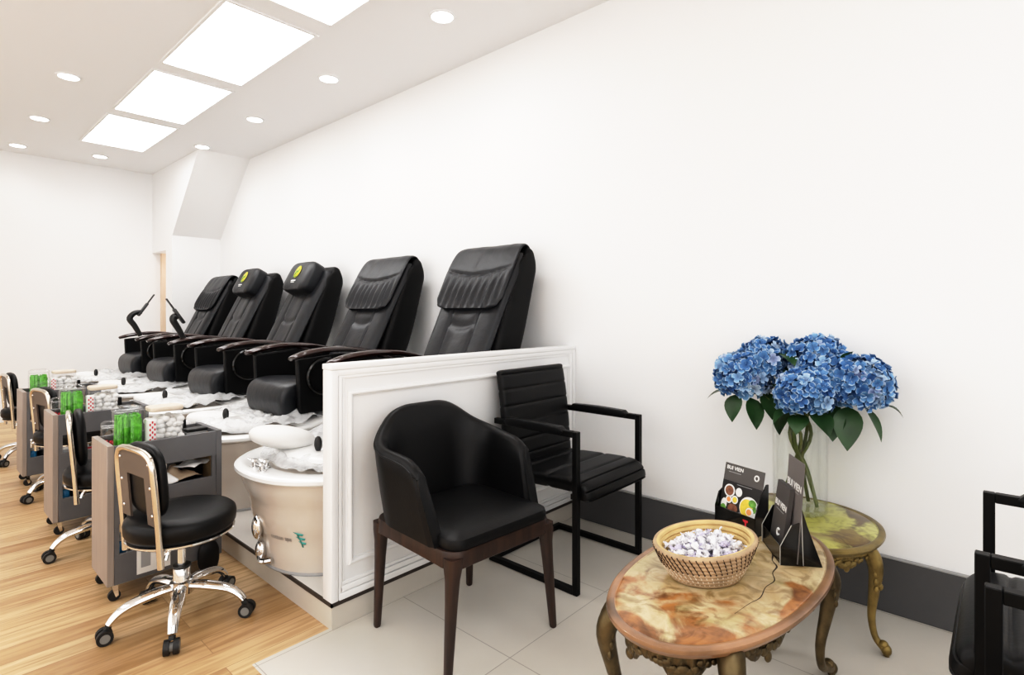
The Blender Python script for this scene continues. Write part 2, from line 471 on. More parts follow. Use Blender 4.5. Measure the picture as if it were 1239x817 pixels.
def thing(name, label, cat, loc=(0, 0, 0), rz=0, group=None):
    o = bpy.data.objects.new(name, None); o.empty_display_size = .1; C.objects.link(o)
    o.location = loc; o.rotation_euler = (0, 0, rz)
    return tag(o, label, cat, group)

def struct(name, mb, m, **kw):
    o = mb.build(name, m, **kw); o['kind'] = 'structure'; return o

def copy_tree(o, parent=None):
    c = o.copy(); C.objects.link(c)
    if parent: c.parent = parent
    for ch in list(o.children): copy_tree(ch, c)
    return c

def dup(o, loc, rz=None, label=None):
    c = copy_tree(o); c.location = loc
    if rz is not None: c.rotation_euler = (0, 0, rz)
    if label: c['label'] = label
    return c

def text_part(txt, size, m, parent, mtx, name='lettering', wrap=None, ext=.0004, bold=0):
    cu = bpy.data.curves.new('lettering', 'FONT'); cu.body = txt; cu.size = size
    cu.align_x = 'CENTER'; cu.align_y = 'CENTER'; cu.extrude = ext; cu.offset = bold
    t = bpy.data.objects.new('lettering_tmp', cu); C.objects.link(t)
    dg = bpy.context.evaluated_depsgraph_get()
    me = bpy.data.meshes.new_from_object(t.evaluated_get(dg))
    bpy.data.objects.remove(t)
    for v in me.vertices:
        v.co = wrap(v.co) if wrap else mtx @ v.co
    me.materials.clear(); me.materials.append(m)
    o = bpy.data.objects.new(name, me); C.objects.link(o); o.parent = parent
    return o

# ------------------------------------------------------------------ setting
XW = 2.64; CZ = 2.94; YB = 8.06; XL = -2.3; YF = -2.6; XP = 1.075; YP = 1.885; XB = 2.106

mb = MB(); mb.b2(XL, .79, YF, YB, -.06, 0); mb.b2(.79, XP, YP + .02, YB, -.06, 0); struct('floor', mb, M['wood'])
mb = MB(); mb.b2(.79, XW, YF, YP + .02, -.06, 0); struct('floor_tile', mb, M['tile'])
mb = MB(); mb.b2(XP, XW, YP, 7.5, 0, .088); o = struct('floor_platform', mb, M['riser'])
mb = MB(); mb.b2(XP + .004, XW, YP + .004, 7.5, .088, .1); mb.build('platform_top', M['platf'], o)
mb = MB(); mb.b2(XP - .003, XP + .004, YP - .003, 7.5, .086, .1005); mb.b2(XP - .003, XW, YP - .003, YP + .004, .086, .1); mb.build('dark_strip', M['dark'], o)
mb = MB(); mb.b2(XL, XW + .15, YF, YB + .15, CZ, CZ + .1); struct('ceiling', mb, M['ceil'])
mb = MB(); mb.b2(XW, XW + .12, YF, YB, 0, CZ); struct('wall_right', mb, M['wall'])
mb = MB(); mb.b2(XL - .12, XL, YF, YB, 0, CZ); struct('wall_left', mb, M['wall'])
mb = MB(); mb.b2(XL, XW, YF - .12, YF, 0, CZ); struct('wall_front', mb, M['wall'])
mb = MB(); mb.b2(XL, 2.9, YB, YB + .12, 0, CZ); struct('wall_back', mb, M['wall'])
# boxed-out wall with a sloping soffit at the far end, and a passage beyond it
mb = MB()
mb.prism([(6.42, CZ), (7.29, 2.096), (7.29, 0), (7.52, 0), (7.52, CZ)], 0, XB, XW)
mb.b2(XB, XW, 7.52, YB, 1.94, CZ)
struct('wall_alcove', mb, M['wall'], smooth=False)
mb = MB(); mb.b2(2.195, 2.42, 8.0, YB, 0, 1.94); struct('trim_1', mb, M['peach'])

mb = MB(); mb.b2(XW - .016, XW, YF, YP, 0, .216, .002, 1); o = struct('baseboard_right', mb, M['base'])
mb = MB(); mb.b2(XW - .018, XW, YF, YP, .216, .224, .002, 1); mb.build('top_edge', M['basetop'], o)

# white panelled partition
T = .062
mb = MB(); mb.b2(XP, XW, YP + .008, YP + T, .1, .985)
part = struct('wall_partition', mb, M['trimwhite'], bevel=.002)
mb = MB()
def prof_strip(x0, x1, z0, z1, mb, wide):
    pass
# cap
mb.b2(XP - .004, XW, YP - .004, YP + T + .004, .978, 1.0, .004)
mb.b2(XP + .02, XW, YP - .0005, YP + .01, .955, .978, .003)
mb.b2(XP + .03, XW, YP + .003, YP + .01, .943, .955, .002)
mb.build('cap_molding', M['trimwhite'], part)
mb = MB()
mb.b2(XP - .002, XP + .028, YP - .002, YP + T + .002, .1, .978, .004)
mb.b2(XP + .03, XP + .046, YP, YP + .01, .1, .955, .004)
mb.b2(XP + .048, XP + .056, YP + .004, YP + .01, .1, .95, .002)
mb.b2(XW - .06, XW - .03, YP - .001, YP + .01, .1, .955, .004)
mb.b2(XW - .026, XW, YP - .003, YP + .01, .1, .978, .004)
mb.build('stile_molding', M['trimwhite'], part)
mb = MB()
mb.b2(XP + .03, XW, YP - .003, YP + .01, .1, .125, .003)
mb.b2(XP + .035, XW, YP, YP + .01, .127, .15, .004)
mb.b2(XP + .045, XW, YP + .003, YP + .01, .152, .165, .002)
mb.build('base_molding', M['trimwhite'], part)
def mitred_frame(mb, x0, x1, z0, z1, prof):
    # prof: (inset, y) pairs round a closed strip section; mitred at the four corners
    mb.loft([[(x, y, z) for x, y, z in ((cx + sx * d, yy, cz + sz * d) for d, yy in prof)] for cx, cz, sx, sz in ((x0, z0, 1, 1), (x1, z0, -1, 1), (x1, z1, -1, -1), (x0, z1, 1, -1))], cap=False, closed=True)
mb = MB()
yb = YP + .0085
mitred_frame(mb, 1.145, 2.59, .222, .893, [(0, yb), (.0, YP), (.004, YP - .005), (.010, YP - .007), (.016, YP - .004), (.019, YP + .002), (.023, YP + .003), (.023, yb)])
mb.build('panel_molding', M['trimwhite'], part, ang=25)

# ------------------------------------------------------------------ ceiling lights
def light_panel(y0, y1, label):
    t = thing('ceiling_light_panel', label, 'ceiling light', (1.465, (y0 + y1) / 2, CZ), 0, 'square light panels along the ceiling')
    w, l = .262, (y1 - y0) / 2
    mb = MB()
    for a in ((-w - .022, -w, -l - .022, l + .022), (w, w + .022, -l - .022, l + .022), (-w, w, -l - .022, -l), (-w, w, l, l + .022)):
        mb.b2(*a, -.010, 0, .002, 1)
    mb.build('frame', M['ceil'], t)
    mb = MB(); mb.b2(-w, w, -l, l, -.006, 0); mb.build('diffuser', M['panel'], t)
for (a, b), lab in zip([(1.92, 3.04), (3.24, 4.36), (4.55, 5.66), (5.86, 6.96)], [
        'large bright ceiling light panel cut off by the top of the photo',
        'largest whole bright rectangular light panel in the ceiling row',
        'bright rectangular ceiling light panel in the middle of the row, second from far end',
        'smallest bright rectangular ceiling light panel, closest to the far wall']):
    light_panel(a, b, lab)
DLS = [(2.12, 2.47, 'round recessed ceiling downlight highest above the long wall, nearest the top of photo'),
       (2.12, 3.76, 'round recessed downlight beside the largest whole light panel, on the long wall side'),
       (2.12, 5.05, 'round recessed downlight beside the middle light panel, on the long wall side'),
       (2.10, 6.30, 'round recessed downlight right at the top of the sloping soffit'),
       (.81, 5.15, 'largest round downlight on the open side of the light panels'),
       (.81, 6.46, 'middle round downlight of the three on the open side of the panels'),
       (.79, 7.68, 'smallest round downlight at the photo edge near the far wall'),
       (1.465, 7.54, 'round recessed downlight between the last light panel and the far wall')]
DL0 = None
for x, y, lab in DLS:
    if DL0 is None:
        DL0 = thing('recessed_downlight', lab, 'downlight', (x, y, CZ), 0, 'round recessed ceiling downlights')
        mb = MB(); mb.lathe([(.062, -.001), (.078, -.001), (.076, -.008), (.064, -.010), (.062, -.004)], n=32, cap=False); mb.build('trim_ring', M['ceil'], DL0)
        mb = MB(); mb.lathe([(.066, 0), (.066, -.006), (.06, -.008)], n=32); mb.build('lens', M['lens'], DL0)
    else:
        dup(DL0, (x, y, CZ), None, lab)

# ------------------------------------------------------------------ pedicure chairs
ZP = .1
def tub_r(z):   # half axes of the tub body at height z (local z above platform)
    f = interp([(0, .80), (.10, .82), (.25, .885), (.38, .97), (.42, 1.0)], z)
    return .435 * f, .415 * f
TCX = -.60      # tub centre, local x (chair origin X = 2.0)
def make_pedicure(variant, label, yc, tray=()):
    t = thing('pedicure_chair', label, 'pedicure chair', (2.0, yc, ZP), 0, 'pedicure spa chairs in a row along the wall')
    W = lambda x, z: (x - 2.0, 0, z - ZP)
    # --- white fibreglass base
    mb = MB()
    rings = []
    for x, hw, zt in [(-.45, .38, .36), (-.30, .385, .385), (-.12, .38, .41), (.1, .36, .43), (.35, .34, .44), (.47, .32, .43)]:
        ring = []
        n = 28
        for k in range(n):
            a = 2 * pi * k / n
            ring.append((x, hw * se(cos(a), .35), zt / 2 + zt / 2 * se(sin(a), .22)))
        rings.append(ring)
    mb.loft(rings); mb.build('spa_base', M['white'], t)
    # --- tub
    mb = MB()
    n = 56; rings = []
    for i in range(13):
        z = .001 + .40 * i / 12; a, b = tub_r(z)
        rings.append([(TCX + a * se(cos(2 * pi * k / n), .9), b * se(sin(2 * pi * k / n), .9), z) for k in range(n)])
    mb.loft(rings)
    tub = mb.build('tub', M['tub'], t)
    mb = MB(); rings = []
    for f, z in [(.97, .398), (1.015, .399), (1.03, .406), (1.028, .419), (.995, .428), (.93, .428), (.84, .424), (.78, .415), (.74, .38), (.66, .28), (.45, .23), (.1, .225)]:
        rings.append([(TCX + (.02 if f < .9 else 0) + .435 * f * se(cos(2 * pi * k / n), .9), .415 * f * se(sin(2 * pi * k / n), .9), z) for k in range(n)])
    mb.loft(rings); mb.build('rim', M['white'], tub)
    # back ledge of the rim joining the base
    mb = MB()
    mb.slab([(-.42, 0, .41), (-.25, 0, .44), (-.12, 0, .455), (.3, 0, .46)], lambda s: .40 - .05 * s, .02, n=20, ex=.35, er=.06); mb.build('deck', M['white'], t)
    # wide skirting foot of the tub
    mb = MB(); a, b = tub_r(0)
    mb.loft([[(TCX + (a + d) * se(cos(2 * pi * k / n), .9), (b + d) * se(sin(2 * pi * k / n), .9), z) for k in range(n)] for d, z in ((.006, 0), (.008, .006), (.002, .012))]); mb.build('foot_seal', M['basetop'], tub)
    # footrest
    mb = MB()
    if yc < 3: mb.ell((-.83, .105, .520), (.150, .108, .052), 14, Matrix.Rotation(.24, 3, 'Y'), .9)
    else: mb.ell((-.76, .105, .462), (.140, .108, .040), 14, Matrix.Rotation(.12, 3, 'Y'), .9)
    fr = mb.build('footrest', M['pad'], t)
    mb = MB(); mb.tube([(-.80, .09, .50 if yc < 3 else .455), (-.74, .08, .45), (-.63, .04, .42), (-.52, 0, .38)], [.05, .055, .06, .05], 12, 14, flat=.6); mb.build('support', M['white'], fr)
    mb = MB(); mb.ell((-.70, .02, .440), (.17, .25, .036), 16, Matrix.Rotation(.06, 3, 'Y'), .85); mb.build('foot_tray', M['white'], t)
    # sprayer, taps
    mb = MB(); mb.tube([(-.735, -.08, .425), (-.735, -.08, .455), (-.745, -.08, .475)], [.016, .015, .013], 12); sp = mb.build('sprayer', M['white'], t)
    mb = MB(); mb.ell((-.755, -.08, .505), (.017, .020, .036), 10); mb.build('sprayer_head', M['blackplastic'], sp)
    for i, (x, y) in enumerate([(-.985, .04), (-.992, -.05), (-.958, -.01)]):
        mb = MB(); mb.lathe([(.019, 0), (.019, .005), (.011, .009), (.010, .022), (.016, .027), (.011, .034), (.002, .035)], (x, y, .427), 18)
        mb.tube([(x, y, .452), (x - .016, y + .028, .462)], [.007, .005], 8)
        mb.build('tap', M['chrome'], tub)
    # chrome drain lever on the tub flank
    mb = MB()
    a, b = tub_r(.16); q = radians(176)
    for (dz, rr) in ((.17, .040), (.065, .034)):
        a, b = tub_r(dz)
        c = Vector((TCX + (a + .012) * cos(q), (b + .012) * sin(q), dz))
        mb.ell(c, (.022, .032, rr * 1.3), 10, Matrix.Rotation(q, 3, 'Z'))
    a, b = tub_r(.05); mb.tube([(TCX + (a + .02) * cos(q), (b + .02) * sin(q), .05), (TCX + (a + .03) * cos(q + .12), (b + .03) * sin(q + .12), .035), (TCX + (a + .01) * cos(q + .25), (b + .01) * sin(q + .25), .045)], .011, 8, 8)
    mb.build('drain_lever', M['chrome'], tub)
    # printed name on the tub
    q0 = radians(199)
    def wrap(v):
        z = .155 + v.y; a, b = tub_r(z); q = q0 + v.x / .39
        return Vector((TCX + (a + .0025) * se(cos(q), .9), (b + .0025) * se(sin(q), .9), z))
    text_part('cotton spa', .030, M['greyink'], tub, None, 'lettering', wrap)
    mb = MB()
    for dx, dy, s in ((.104, .026, 1.5), (.112, .006, 1.4), (.118, -.014, 1.15)):
        pts = [(dx - .016 * s, dy + .010), (dx + .018 * s, dy + .002), (dx + .014 * s, dy - .006), (dx + .002, dy - .004), (dx + .006, dy - .016 * s), (dx - .002, dy - .014 * s), (dx - .006, dy)]
        mb.raw([wrap(Vector((p[0], p[1], 0))) for p in pts], [list(range(len(pts)))])
    mb.build('emblem', M['teal'], tub, solid=.001)

    # --- chair
    mb = MB(); mb.box((.0, 0, .50), (.50, .40, .16), None, .03); mb.box((-.12, 0, .53), (.40, .46, .08), None, .02)
    mb.build('pedestal', M['shell'], t)
    mb = MB()
    mb.slab([W(1.585, .575), W(1.55, .60), W(1.54, .67), W(1.565, .712), W(1.66, .722), W(1.85, .705), W(2.08, .68)], .262, .052, n=52, ex=.18, ey=.38, er=.05)
    mb.build('seat', M['leather2'], t)
    # back shell: thick, tapered, with forward curling side walls
    mb = MB()
    mb.slab([W(2.20, .60), W(2.27, .85), W(2.36, 1.10), W(2.44, 1.35), W(2.475, 1.48), W(2.475, 1.54), W(2.455, 1.565)],
            lambda s: interp([(0, .25), (.3, .275), (.8, .29), (1, .27)], s), lambda s: interp([(0, .10), (.3, .115), (.6, .095), (.82, .055), (1, .03)], s), n=36, ns=32, ex=.2, ey=.45, er=.06)
    mb.build('back_shell', M['shell'], t)
    # cushion
    front = [W(2.03, .70), W(2.10, .86), W(2.20, 1.06), W(2.31, 1.28), W(2.405, 1.46), W(2.44, 1.545)]
    mb = MB()
    P = catmull(front, 40); lat = Vector((0, 1, 0))
    def fold(y, s):
        # stitched centre panel, shallow dish and creases
        d = .012 * (1 - (y / .25) ** 2)
        for g in (-.115, .115): d += .009 * math.exp(-((y - g) / .012) ** 2)
        d += .012 * math.exp(-((s - .46 - .25 * (.12 ** 2 - min(y * y, .0144)) * -8) / .018) ** 2) * (1 if abs(y) < .115 else 0)
        d += .007 * noise.noise(Vector((y * 9, s * 3.2, 1.3 + yc)))
        return d
    def cf(u, v):
        i = u * 39; k = min(int(i), 38); p = P[k].lerp(P[k + 1], i - k)
        tt = (P[min(k + 1, 39)] - P[max(k - 1, 0)]).normalized(); nn = tt.cross(lat).normalized()
        if nn.x > 0: nn = -nn
        hw = interp([(0, .245), (.4, .262), (.85, .275), (1, .262)], u)
        tq = 1 - 4 * v if v < .5 else 4 * v - 3
        y = hw * tq; th = (1 if v < .5 else -1) * max(0, 1 - abs(tq) ** 7) ** .5
        if th > 0: off = .052 * th - fold(y, u) * th * th
        else: off = .03 * th
        e = min(u, 1 - u) / .05; off *= sqrt(max(.03, 1 - (1 - min(e, 1)) ** 2))
        return p + lat * y + nn * off
    mb.grid(cf, 80, 150, True); bc = mb.build('back_cushion', M['leather2'], t)
    if variant == 'flap':
        top = [W(2.545, 1.44), W(2.535, 1.52), W(2.485, 1.588), W(2.42, 1.580), W(2.350, 1.485), W(2.275, 1.345), W(2.210, 1.215)]
        def fl(s): return .262 - .05 * max(0, (s - .8) / .2) ** 3
        mb = MB()
        Q = catmull(top, 48)
        def ff(u, v):
            i = u * 47; k = min(int(i), 46); p = Q[k].lerp(Q[k + 1], i - k)
            tt = (Q[min(k + 1, 47)] - Q[max(k - 1, 0)]).normalized(); nn = tt.cross(lat).normalized()
            if nn.z < 0 and abs(nn.z) > .3: nn = -nn
            hw = interp([(0, .22), (.25, .265), (.7, .285), (.90, .280), (.96, .255), (1, .19)], u); tq = 1 - 4 * v if v < .5 else 4 * v - 3
            y = hw * tq; h = .013; sg = 1 if v < .5 else -1
            seam = .70 + .05 * (1 - (y / .28) ** 2)
            b = h * sg * max(0, 1 - abs(tq) ** 14) ** .5
            sgn = sg
            out = 0
            if u > seam:  # gathered pouch at the lower end
                out = .006 * sin(min(1, (u - seam) / (1 - seam)) * pi) + .010 * sin(y * 105 + 2.2 * noise.noise(Vector((y * 8, yc, 0)))) * sin(min(1, (u - seam) / (1 - seam)) * pi)
            out -= .009 * math.exp(-((u - seam) / .012) ** 2)
            out += .004 * noise.noise(Vector((y * 14, u * 5, yc)))
            n2 = nn if nn.x < 0 or nn.z > .5 else -nn
            return p + lat * y + n2 * (b + (out * (1 - abs(tq) ** 10) if sgn > 0 else 0))
        mb.grid(ff, 100, 190, True); mb.build('headrest_flap', M['leather2'], t)
    else:
        R = Matrix.Rotation(radians(28), 3, 'Y')
        mb = MB()
        c = Vector(W(2.33, 1.485))
        mb.ell((0, 0, 0), (.075, .215, .145), 22, None, .42)
        for v in mb.bm.verts:
            y = v.co.y
            if v.co.x < 0:
                v.co.x += .010 * sum(math.exp(-((y - g) / .009) ** 2) for g in (-.085, .085))
            v.co = R @ v.co + c
        pil = mb.build('head_pillow', M['leather2'], t)
        def onp(y, z, d=.0775): return R @ Vector((-d, y, z)) + c
        mb = MB(); nseg = 28
        for (rx, rz, cy, cz, dd) in ((.046, .060, 0, .025, .0775),):
            ring = [onp(cy + rx * cos(2 * pi * k / nseg), cz + rz * sin(2 * pi * k / nseg), dd) for k in range(nseg)]
            mb.raw(ring, [list(range(nseg))])
        mb.build('emblem', M['lime'], pil, solid=.002)
        mb = MB()
        mb.tube([onp(.022, -.012, .0785), onp(.010, .03, .0785), onp(-.012, .02, .0785), onp(-.02, .055, .0785)], [.005, .008, .006, .003], 6, 12)
        mb.tube([onp(.035, -.02, .0785), onp(.01, -.028, .0785), onp(-.022, -.022, .0785)], .004, 6, 8)
        mb.build('emblem_leaf', M['herb'], pil)
        mb = MB(); mb.box(onp(0, -.062, .0775), (.003, .075, .010), R); mb.box(onp(0, -.078, .0775), (.003, .055, .006), R); mb.build('emblem_caption', M['whiteink'], pil)
    # arms
    for s in (1, -1):
        mb = MB()
        mb.tube([(x - 2.0, s * y, z - ZP) for x, y, z in [(1.515, .315, .918), (1.54, .313, .928), (1.64, .306, .952), (1.80, .302, .965), (1.98, .300, .952), (2.14, .298, .915), (2.26, .296, .87)]],
                [.022, .034, .038, .038, .036, .030, .024], 12, 30, flat=.5, up=(0, 0, 1)); mb.build('armrest', M['mahog'], t)
        mb = MB()
        mb.prism([(-.425, .49), (-.44, .81), (-.16, .835), (.10, .82), (.18, .72), (.2, .48)], 1, s * .275, s * .318); mb.build('side_panel', M['shell'], t, bevel=.008)
        mb = MB()
        mb.tube([(-.27 + .115 * cos(a) * 1.0, s * .335, .705 + .105 * sin(a)) for a in [2 * pi * k / 28 for k in range(28)]], .014, 8, closed=True); mb.build('side_ring', M['blackacr'], t)
    for s, x0, lean in tray:
        mb = MB()
        b0 = Vector((x0, s * .30, .86))
        if lean > 0: q = [(0, 0, 0), (-.05, 0, .10), (-.09, 0, .17), (-.05, 0, .225), (.01, 0, .235)]; pc = Vector((.02, 0, .26))
        else: q = [(0, 0, 0), (-.045, 0, .09), (-.085, 0, .165), (-.075, 0, .20), (-.045, 0, .185)]; pc = Vector((-.04, 0, .20))
        mb.tube([b0 + Vector(v) for v in q], [.021, .025, .027, .024, .022], 10, 20); ta = mb.build('tablet_arm', M['blackplastic'], t)
        mb = MB(); rr = Matrix.Rotation(radians(33 * lean), 3, 'Y')
        mb.box(b0 + pc, (.024, .05, .15), rr, .008); mb.box(b0 + pc + rr @ Vector((0, 0, .12)), (.012, .03, .12), rr, .004)
        mb.build('tablet_holder', M['screen'], ta)
    return t

CH = [(2.38, 'flap', 'black massage pedicure chair nearest the white panelled partition, partly hidden by it', ()),
      (3.44, 'flap', 'black pedicure chair with plain headrest flap, second along from the partition', ()),
      (4.55, 'pillow', 'black pedicure chair with the larger yellow emblem pillow, third from the partition', ()),
      (5.66, 'pillow', 'black pedicure chair with the smaller yellow emblem pillow and a tablet arm', ((-1, -.36, -1),)),
      (6.66, 'flap', 'black pedicure chair farthest from the partition, plain flap and no emblem pillow', ((-1, -.44, 1),))]
for yc, v, lab, tr in CH:
    make_pedicure(v, lab, yc, tr)

# crumpled film over each foot tub
LIN = ['clear crumpled plastic liner over the beige foot tub beside the partition',
       'clear crumpled plastic liner over the second foot tub from the partition',
       'clear crumpled plastic liner over the third foot tub from the partition',
       'clear crumpled plastic liner over the fourth foot tub from the partition',
       'clear crumpled plastic liner over the farthest foot tub']
def make_liner(seed, yc, label):
    mb = MB()
    def fn(u, v):
        a = 2 * pi * v; r = u
        x = .395 * r * se(cos(a), .9); y = .385 * r * se(sin(a), .9)
        x += .08 * max(0, cos(a)) * r
        nz = noise.fractal(Vector((x * 9, y * 9, seed)), 1.0, 2.0, 4)
        z = .452 + .028 * nz + .035 * abs(noise.noise(Vector((x * 16, y * 16, seed + 4))))
        z += .05 * max(0, x + .02) + .030 * max(0, 1 - ((r - .72) / .2) ** 2)
        if x < -.12: z = z - .02 + max(0, -.016)
        z = max(z, .434)
        return Vector((x, y, z))
    mb.grid(fn, 40, 110, True)
    o = mb.build('plastic_liner', M['liner'], ang=180); o.location = (2.0 + TCX + .06, yc, ZP)
    tag(o, label, 'plastic liner', 'plastic liners over the foot tubs')
for i, (c, lab) in enumerate(zip(CH, LIN)):
    make_liner(i * 5.3, c[0], lab)

# ------------------------------------------------------------------ stools
def make_stool():
    t = thing('rolling_stool', '', 'stool', (0, 0, 0), 0, 'black rolling stools with chrome bases')
    mb = MB()
    mb.lathe([(.02, .348), (.17, .350), (.182, .358), (.190, .372), (.192, .40), (.188, .416), (.176, .426), (.12, .432), (.002, .434)], n=48); mb.build('seat', M['leather'], t)
    mb = MB(); mb.lathe([(.05, .335), (.178, .337), (.186, .343), (.186, .349), (.178, .352), (.05, .352)], n=48); mb.build('seat_ring', M['chrome'], t)
    mb = MB(); mb.lathe([(.026, .11), (.03, .112), (.03, .205), (.027, .21), (.0145, .212), (.0145, .34)], n=20)
    mb.lathe([(.013, .055), (.013, .11)], n=14); mb.build('gas_column', M['chrome'], t)
    mb = MB(); mb.lathe([(.0305, .203), (.033, .206), (.031, .214), (.015, .216)], n=20, cap=False); mb.build('collar', M['blackplastic'], t)
    mb = MB(); mb.lathe([(.03, .10), (.042, .105), (.042, .148), (.034, .154)], n=20); hub = mb.build('hub', M['chrome'], t)
    for k in range(5):
        a = 2 * pi * k / 5 + radians(22); R = Matrix.Rotation(a, 3, 'Z')
        mb = MB(); mb.tube([R @ Vector(p) for p in [(.02, 0, .132), (.09, 0, .128), (.17, 0, .112), (.212, 0, .088), (.232, 0, .064)]], [.021, .024, .021, .018, .016], 10, 16, flat=.75, up=(0, 0, 1)); lg = mb.build('leg', M['chrome'], t)
        mb = MB()
        for dy in (-.015, .015):
            mb.tube([R @ Vector((.244, dy - .009, .026)), R @ Vector((.244, dy + .009, .026))], [.026, .026], 18)
        mb.tube([R @ Vector((.232, 0, .06)), R @ Vector((.238, 0, .045))], .012, 8)
        ca = mb.build('caster', M['rubber'], lg)
        mb = MB()
        mb.tube([R @ Vector((.244, -.0255, .026)), R @ Vector((.244, .0255, .026))], [.016, .016], 16); mb.build('wheel_hub', M['greyring'], ca)
    # back: bent chrome tube, brown plate with a cut-out, black pad. Local +x is the front
    xb = -.172; w = .145
    mb = MB()
    mb.tube([(xb + .035, w, .285), (xb + .027, w, .42), (xb + .012, w, .60), (xb + .007, w - .01, .665), (xb + .004, w - .055, .692), (xb + .003, 0, .697), (xb + .004, -w + .055, .692), (xb + .007, -w + .01, .665), (xb + .012, -w, .60), (xb + .027, -w, .42), (xb + .035, -w, .285)], .0115, 10, 60)
    mb.build('back_frame', M['chromew'], t)
    def bx(z): return xb + .035 - (z - .285) * .078
    mb = MB()
    for y0, y1, z0, z1 in ((-w + .008, w - .008, .60, .685), (-w + .008, -w + .075, .43, .60), (w - .075, w - .008, .43, .60)):
        mb.raw([(bx(z) + d, y, z) for d in (0, .008) for (y, z) in ((y0, z0), (y1, z0), (y1, z1), (y0, z1))], [(0, 1, 2, 3), (7, 6, 5, 4), (0, 4, 5, 1), (1, 5, 6, 2), (2, 6, 7, 3), (3, 7, 4, 0)])
    pl = mb.build('back_plate', M['brown'], t)
    for y in (-w + .03, w - .03):
        for z in (.47, .57, .655): mb = MB(); mb.ell((bx(z) - .001, y, z), (.004, .006, .006), 6); mb.build('screw', M['chrome'], pl)
    mb = MB()
    mb.ell((0, 0, 0), (.026, .142, .135), 20, Matrix.Rotation(-.07, 3, 'Y'), .6)
    for v in mb.bm.verts: v.co += Vector((bx(.55) + .034, 0, .578))
    mb.build('back_pad', M['leather'], t)
    for s in (1, -1): mb = MB(); mb.tube([(xb + .05, s * w, .31), (xb + .07, s * w * .9, .338), (-.03, s * .06, .338)], .008, 8, 12); mb.build('back_bracket', M['chrome'], t)
    return t
st = make_stool()
SG = [((.725, 2.395, 0), 8, 0, 'black round rolling stool with chrome star base, large in front of the first trolley'),
      ((.705, 3.40, 0), -9, 23, 'black rolling stool between the first and second trolley, chrome edge of back showing'),
      ((.74, 4.62, 0), 10, 23, 'black rolling stool half hidden behind the second grey trolley'),
      ((.695, 5.90, 0), 4, -22, 'black rolling stool at the photo edge, beyond the farthest trolley')]
for i, (l, r, turn, lab) in enumerate(SG):
    if i == 0: st.location = l; st.rotation_euler = (0, 0, radians(r)); st['label'] = lab
    else:
        c = dup(st, l, radians(r), lab)
        for ch in c.children:      # the star base swivels freely under the seat
            if ch.name.startswith('leg'): ch.rotation_euler = (0, 0, radians(turn))

# ------------------------------------------------------------------ trolleys
def make_trolley():
    t = thing('salon_trolley', '', 'trolley', (0, 0, 0), 0, 'grey salon trolleys beside the stools')
    L_, D = .22, .138
    z0, z1 = .072, .648
    for s in (-1, 1):
        mb = MB(); x = s * (L_ - .012)
        mb.b2(min(x - .012, x + .012), max(x - .012, x + .012), -D, D, z0, z1, .0015, 1)
        if s < 0:
            e = mb.build('end_panel', M['greyedge'], t)
        else:
            e = mb.build('end_panel', M['grey'], t)
            mb = MB(); mb.b2(L_ - .027, L_ - .0245, -D + .01, D - .01, z0 + .02, z1 - .02); mb.build('inner_face', M['innerwood'], e)
    for y in (-D + .008, D - .008):
        for a, b in ((.072, .195), (.32, .44), (.535, .645)) if y < 0 else ((.072, .195), (.585, .645)):
            mb = MB(); mb.b2(-L_ + .0245, L_ - .0245, y - .008, y + .008, a, b, .001, 1); mb.build('rail', M['grey'], t)
        # narrow stiles at the front corners
        mb = MB(); mb.b2(-L_ + .0245, -L_ + .042, y - .0078, y + .0078, .195, .535); mb.b2(L_ - .042, L_ - .0275, y - .0078, y + .0078, .195, .535); mb.build('stile', M['grey'], t)
    for z in (.15, .40, .552):
        mb = MB(); mb.b2(-L_ + .0245, L_ - .0275, -D + .016, D - .016, z - .008, z + .006); mb.build('shelf', M['grey'], t)
    for sx in (-1, 1):
        for sy in (-1, 1):
            x, y = sx * (L_ - .03), sy * (D - .03)
            mb = MB(); mb.cyl((x, y - .008, .022), (x, y + .008, .022), .022, n=18); w = mb.build('caster', M['rubber'], t)
            mb = MB(); mb.b2(x - .02, x + .02, y - .014, y + .014, .066, .072); mb.prism([(x - .012, .066), (x + .012, .066), (x + .014, .02), (x + .004, .014)], 1, y + .0085, y + .0105); mb.prism([(x - .012, .066), (x + .012, .066), (x + .014, .02), (x + .004, .014)], 1, y - .0105, y - .0085)
            mb.build('fork', M['chrome'], w)
    return t
tr = make_trolley()
TL = [((.772, 2.862, 0), 'grey open trolley with cotton jar on top, nearest, behind the front stool'),
      ((.745, 3.90, 0), 'grey open trolley second from the camera, a stool back before it'),
      ((.755, 5.12, 0), 'grey open trolley farthest from the camera, mostly hidden by the next one')]
for i, (l, lab) in enumerate(TL):
    if i == 0: tr.location = l; tr['label'] = lab
    else: dup(tr, l, None, lab)

def lerp_s(tab, s, w=.07):
    def li(q):
        q = min(max(q, tab[0][0]), tab[-1][0])
        for a, b in zip(tab[:-1], tab[1:]):
            if q <= b[0]: return a[1] + (b[1] - a[1]) * (q - a[0]) / (b[0] - a[0])
        return tab[-1][1]
    return sum(li(s + w * (k / 6)) for k in range(-6, 7)) / 13

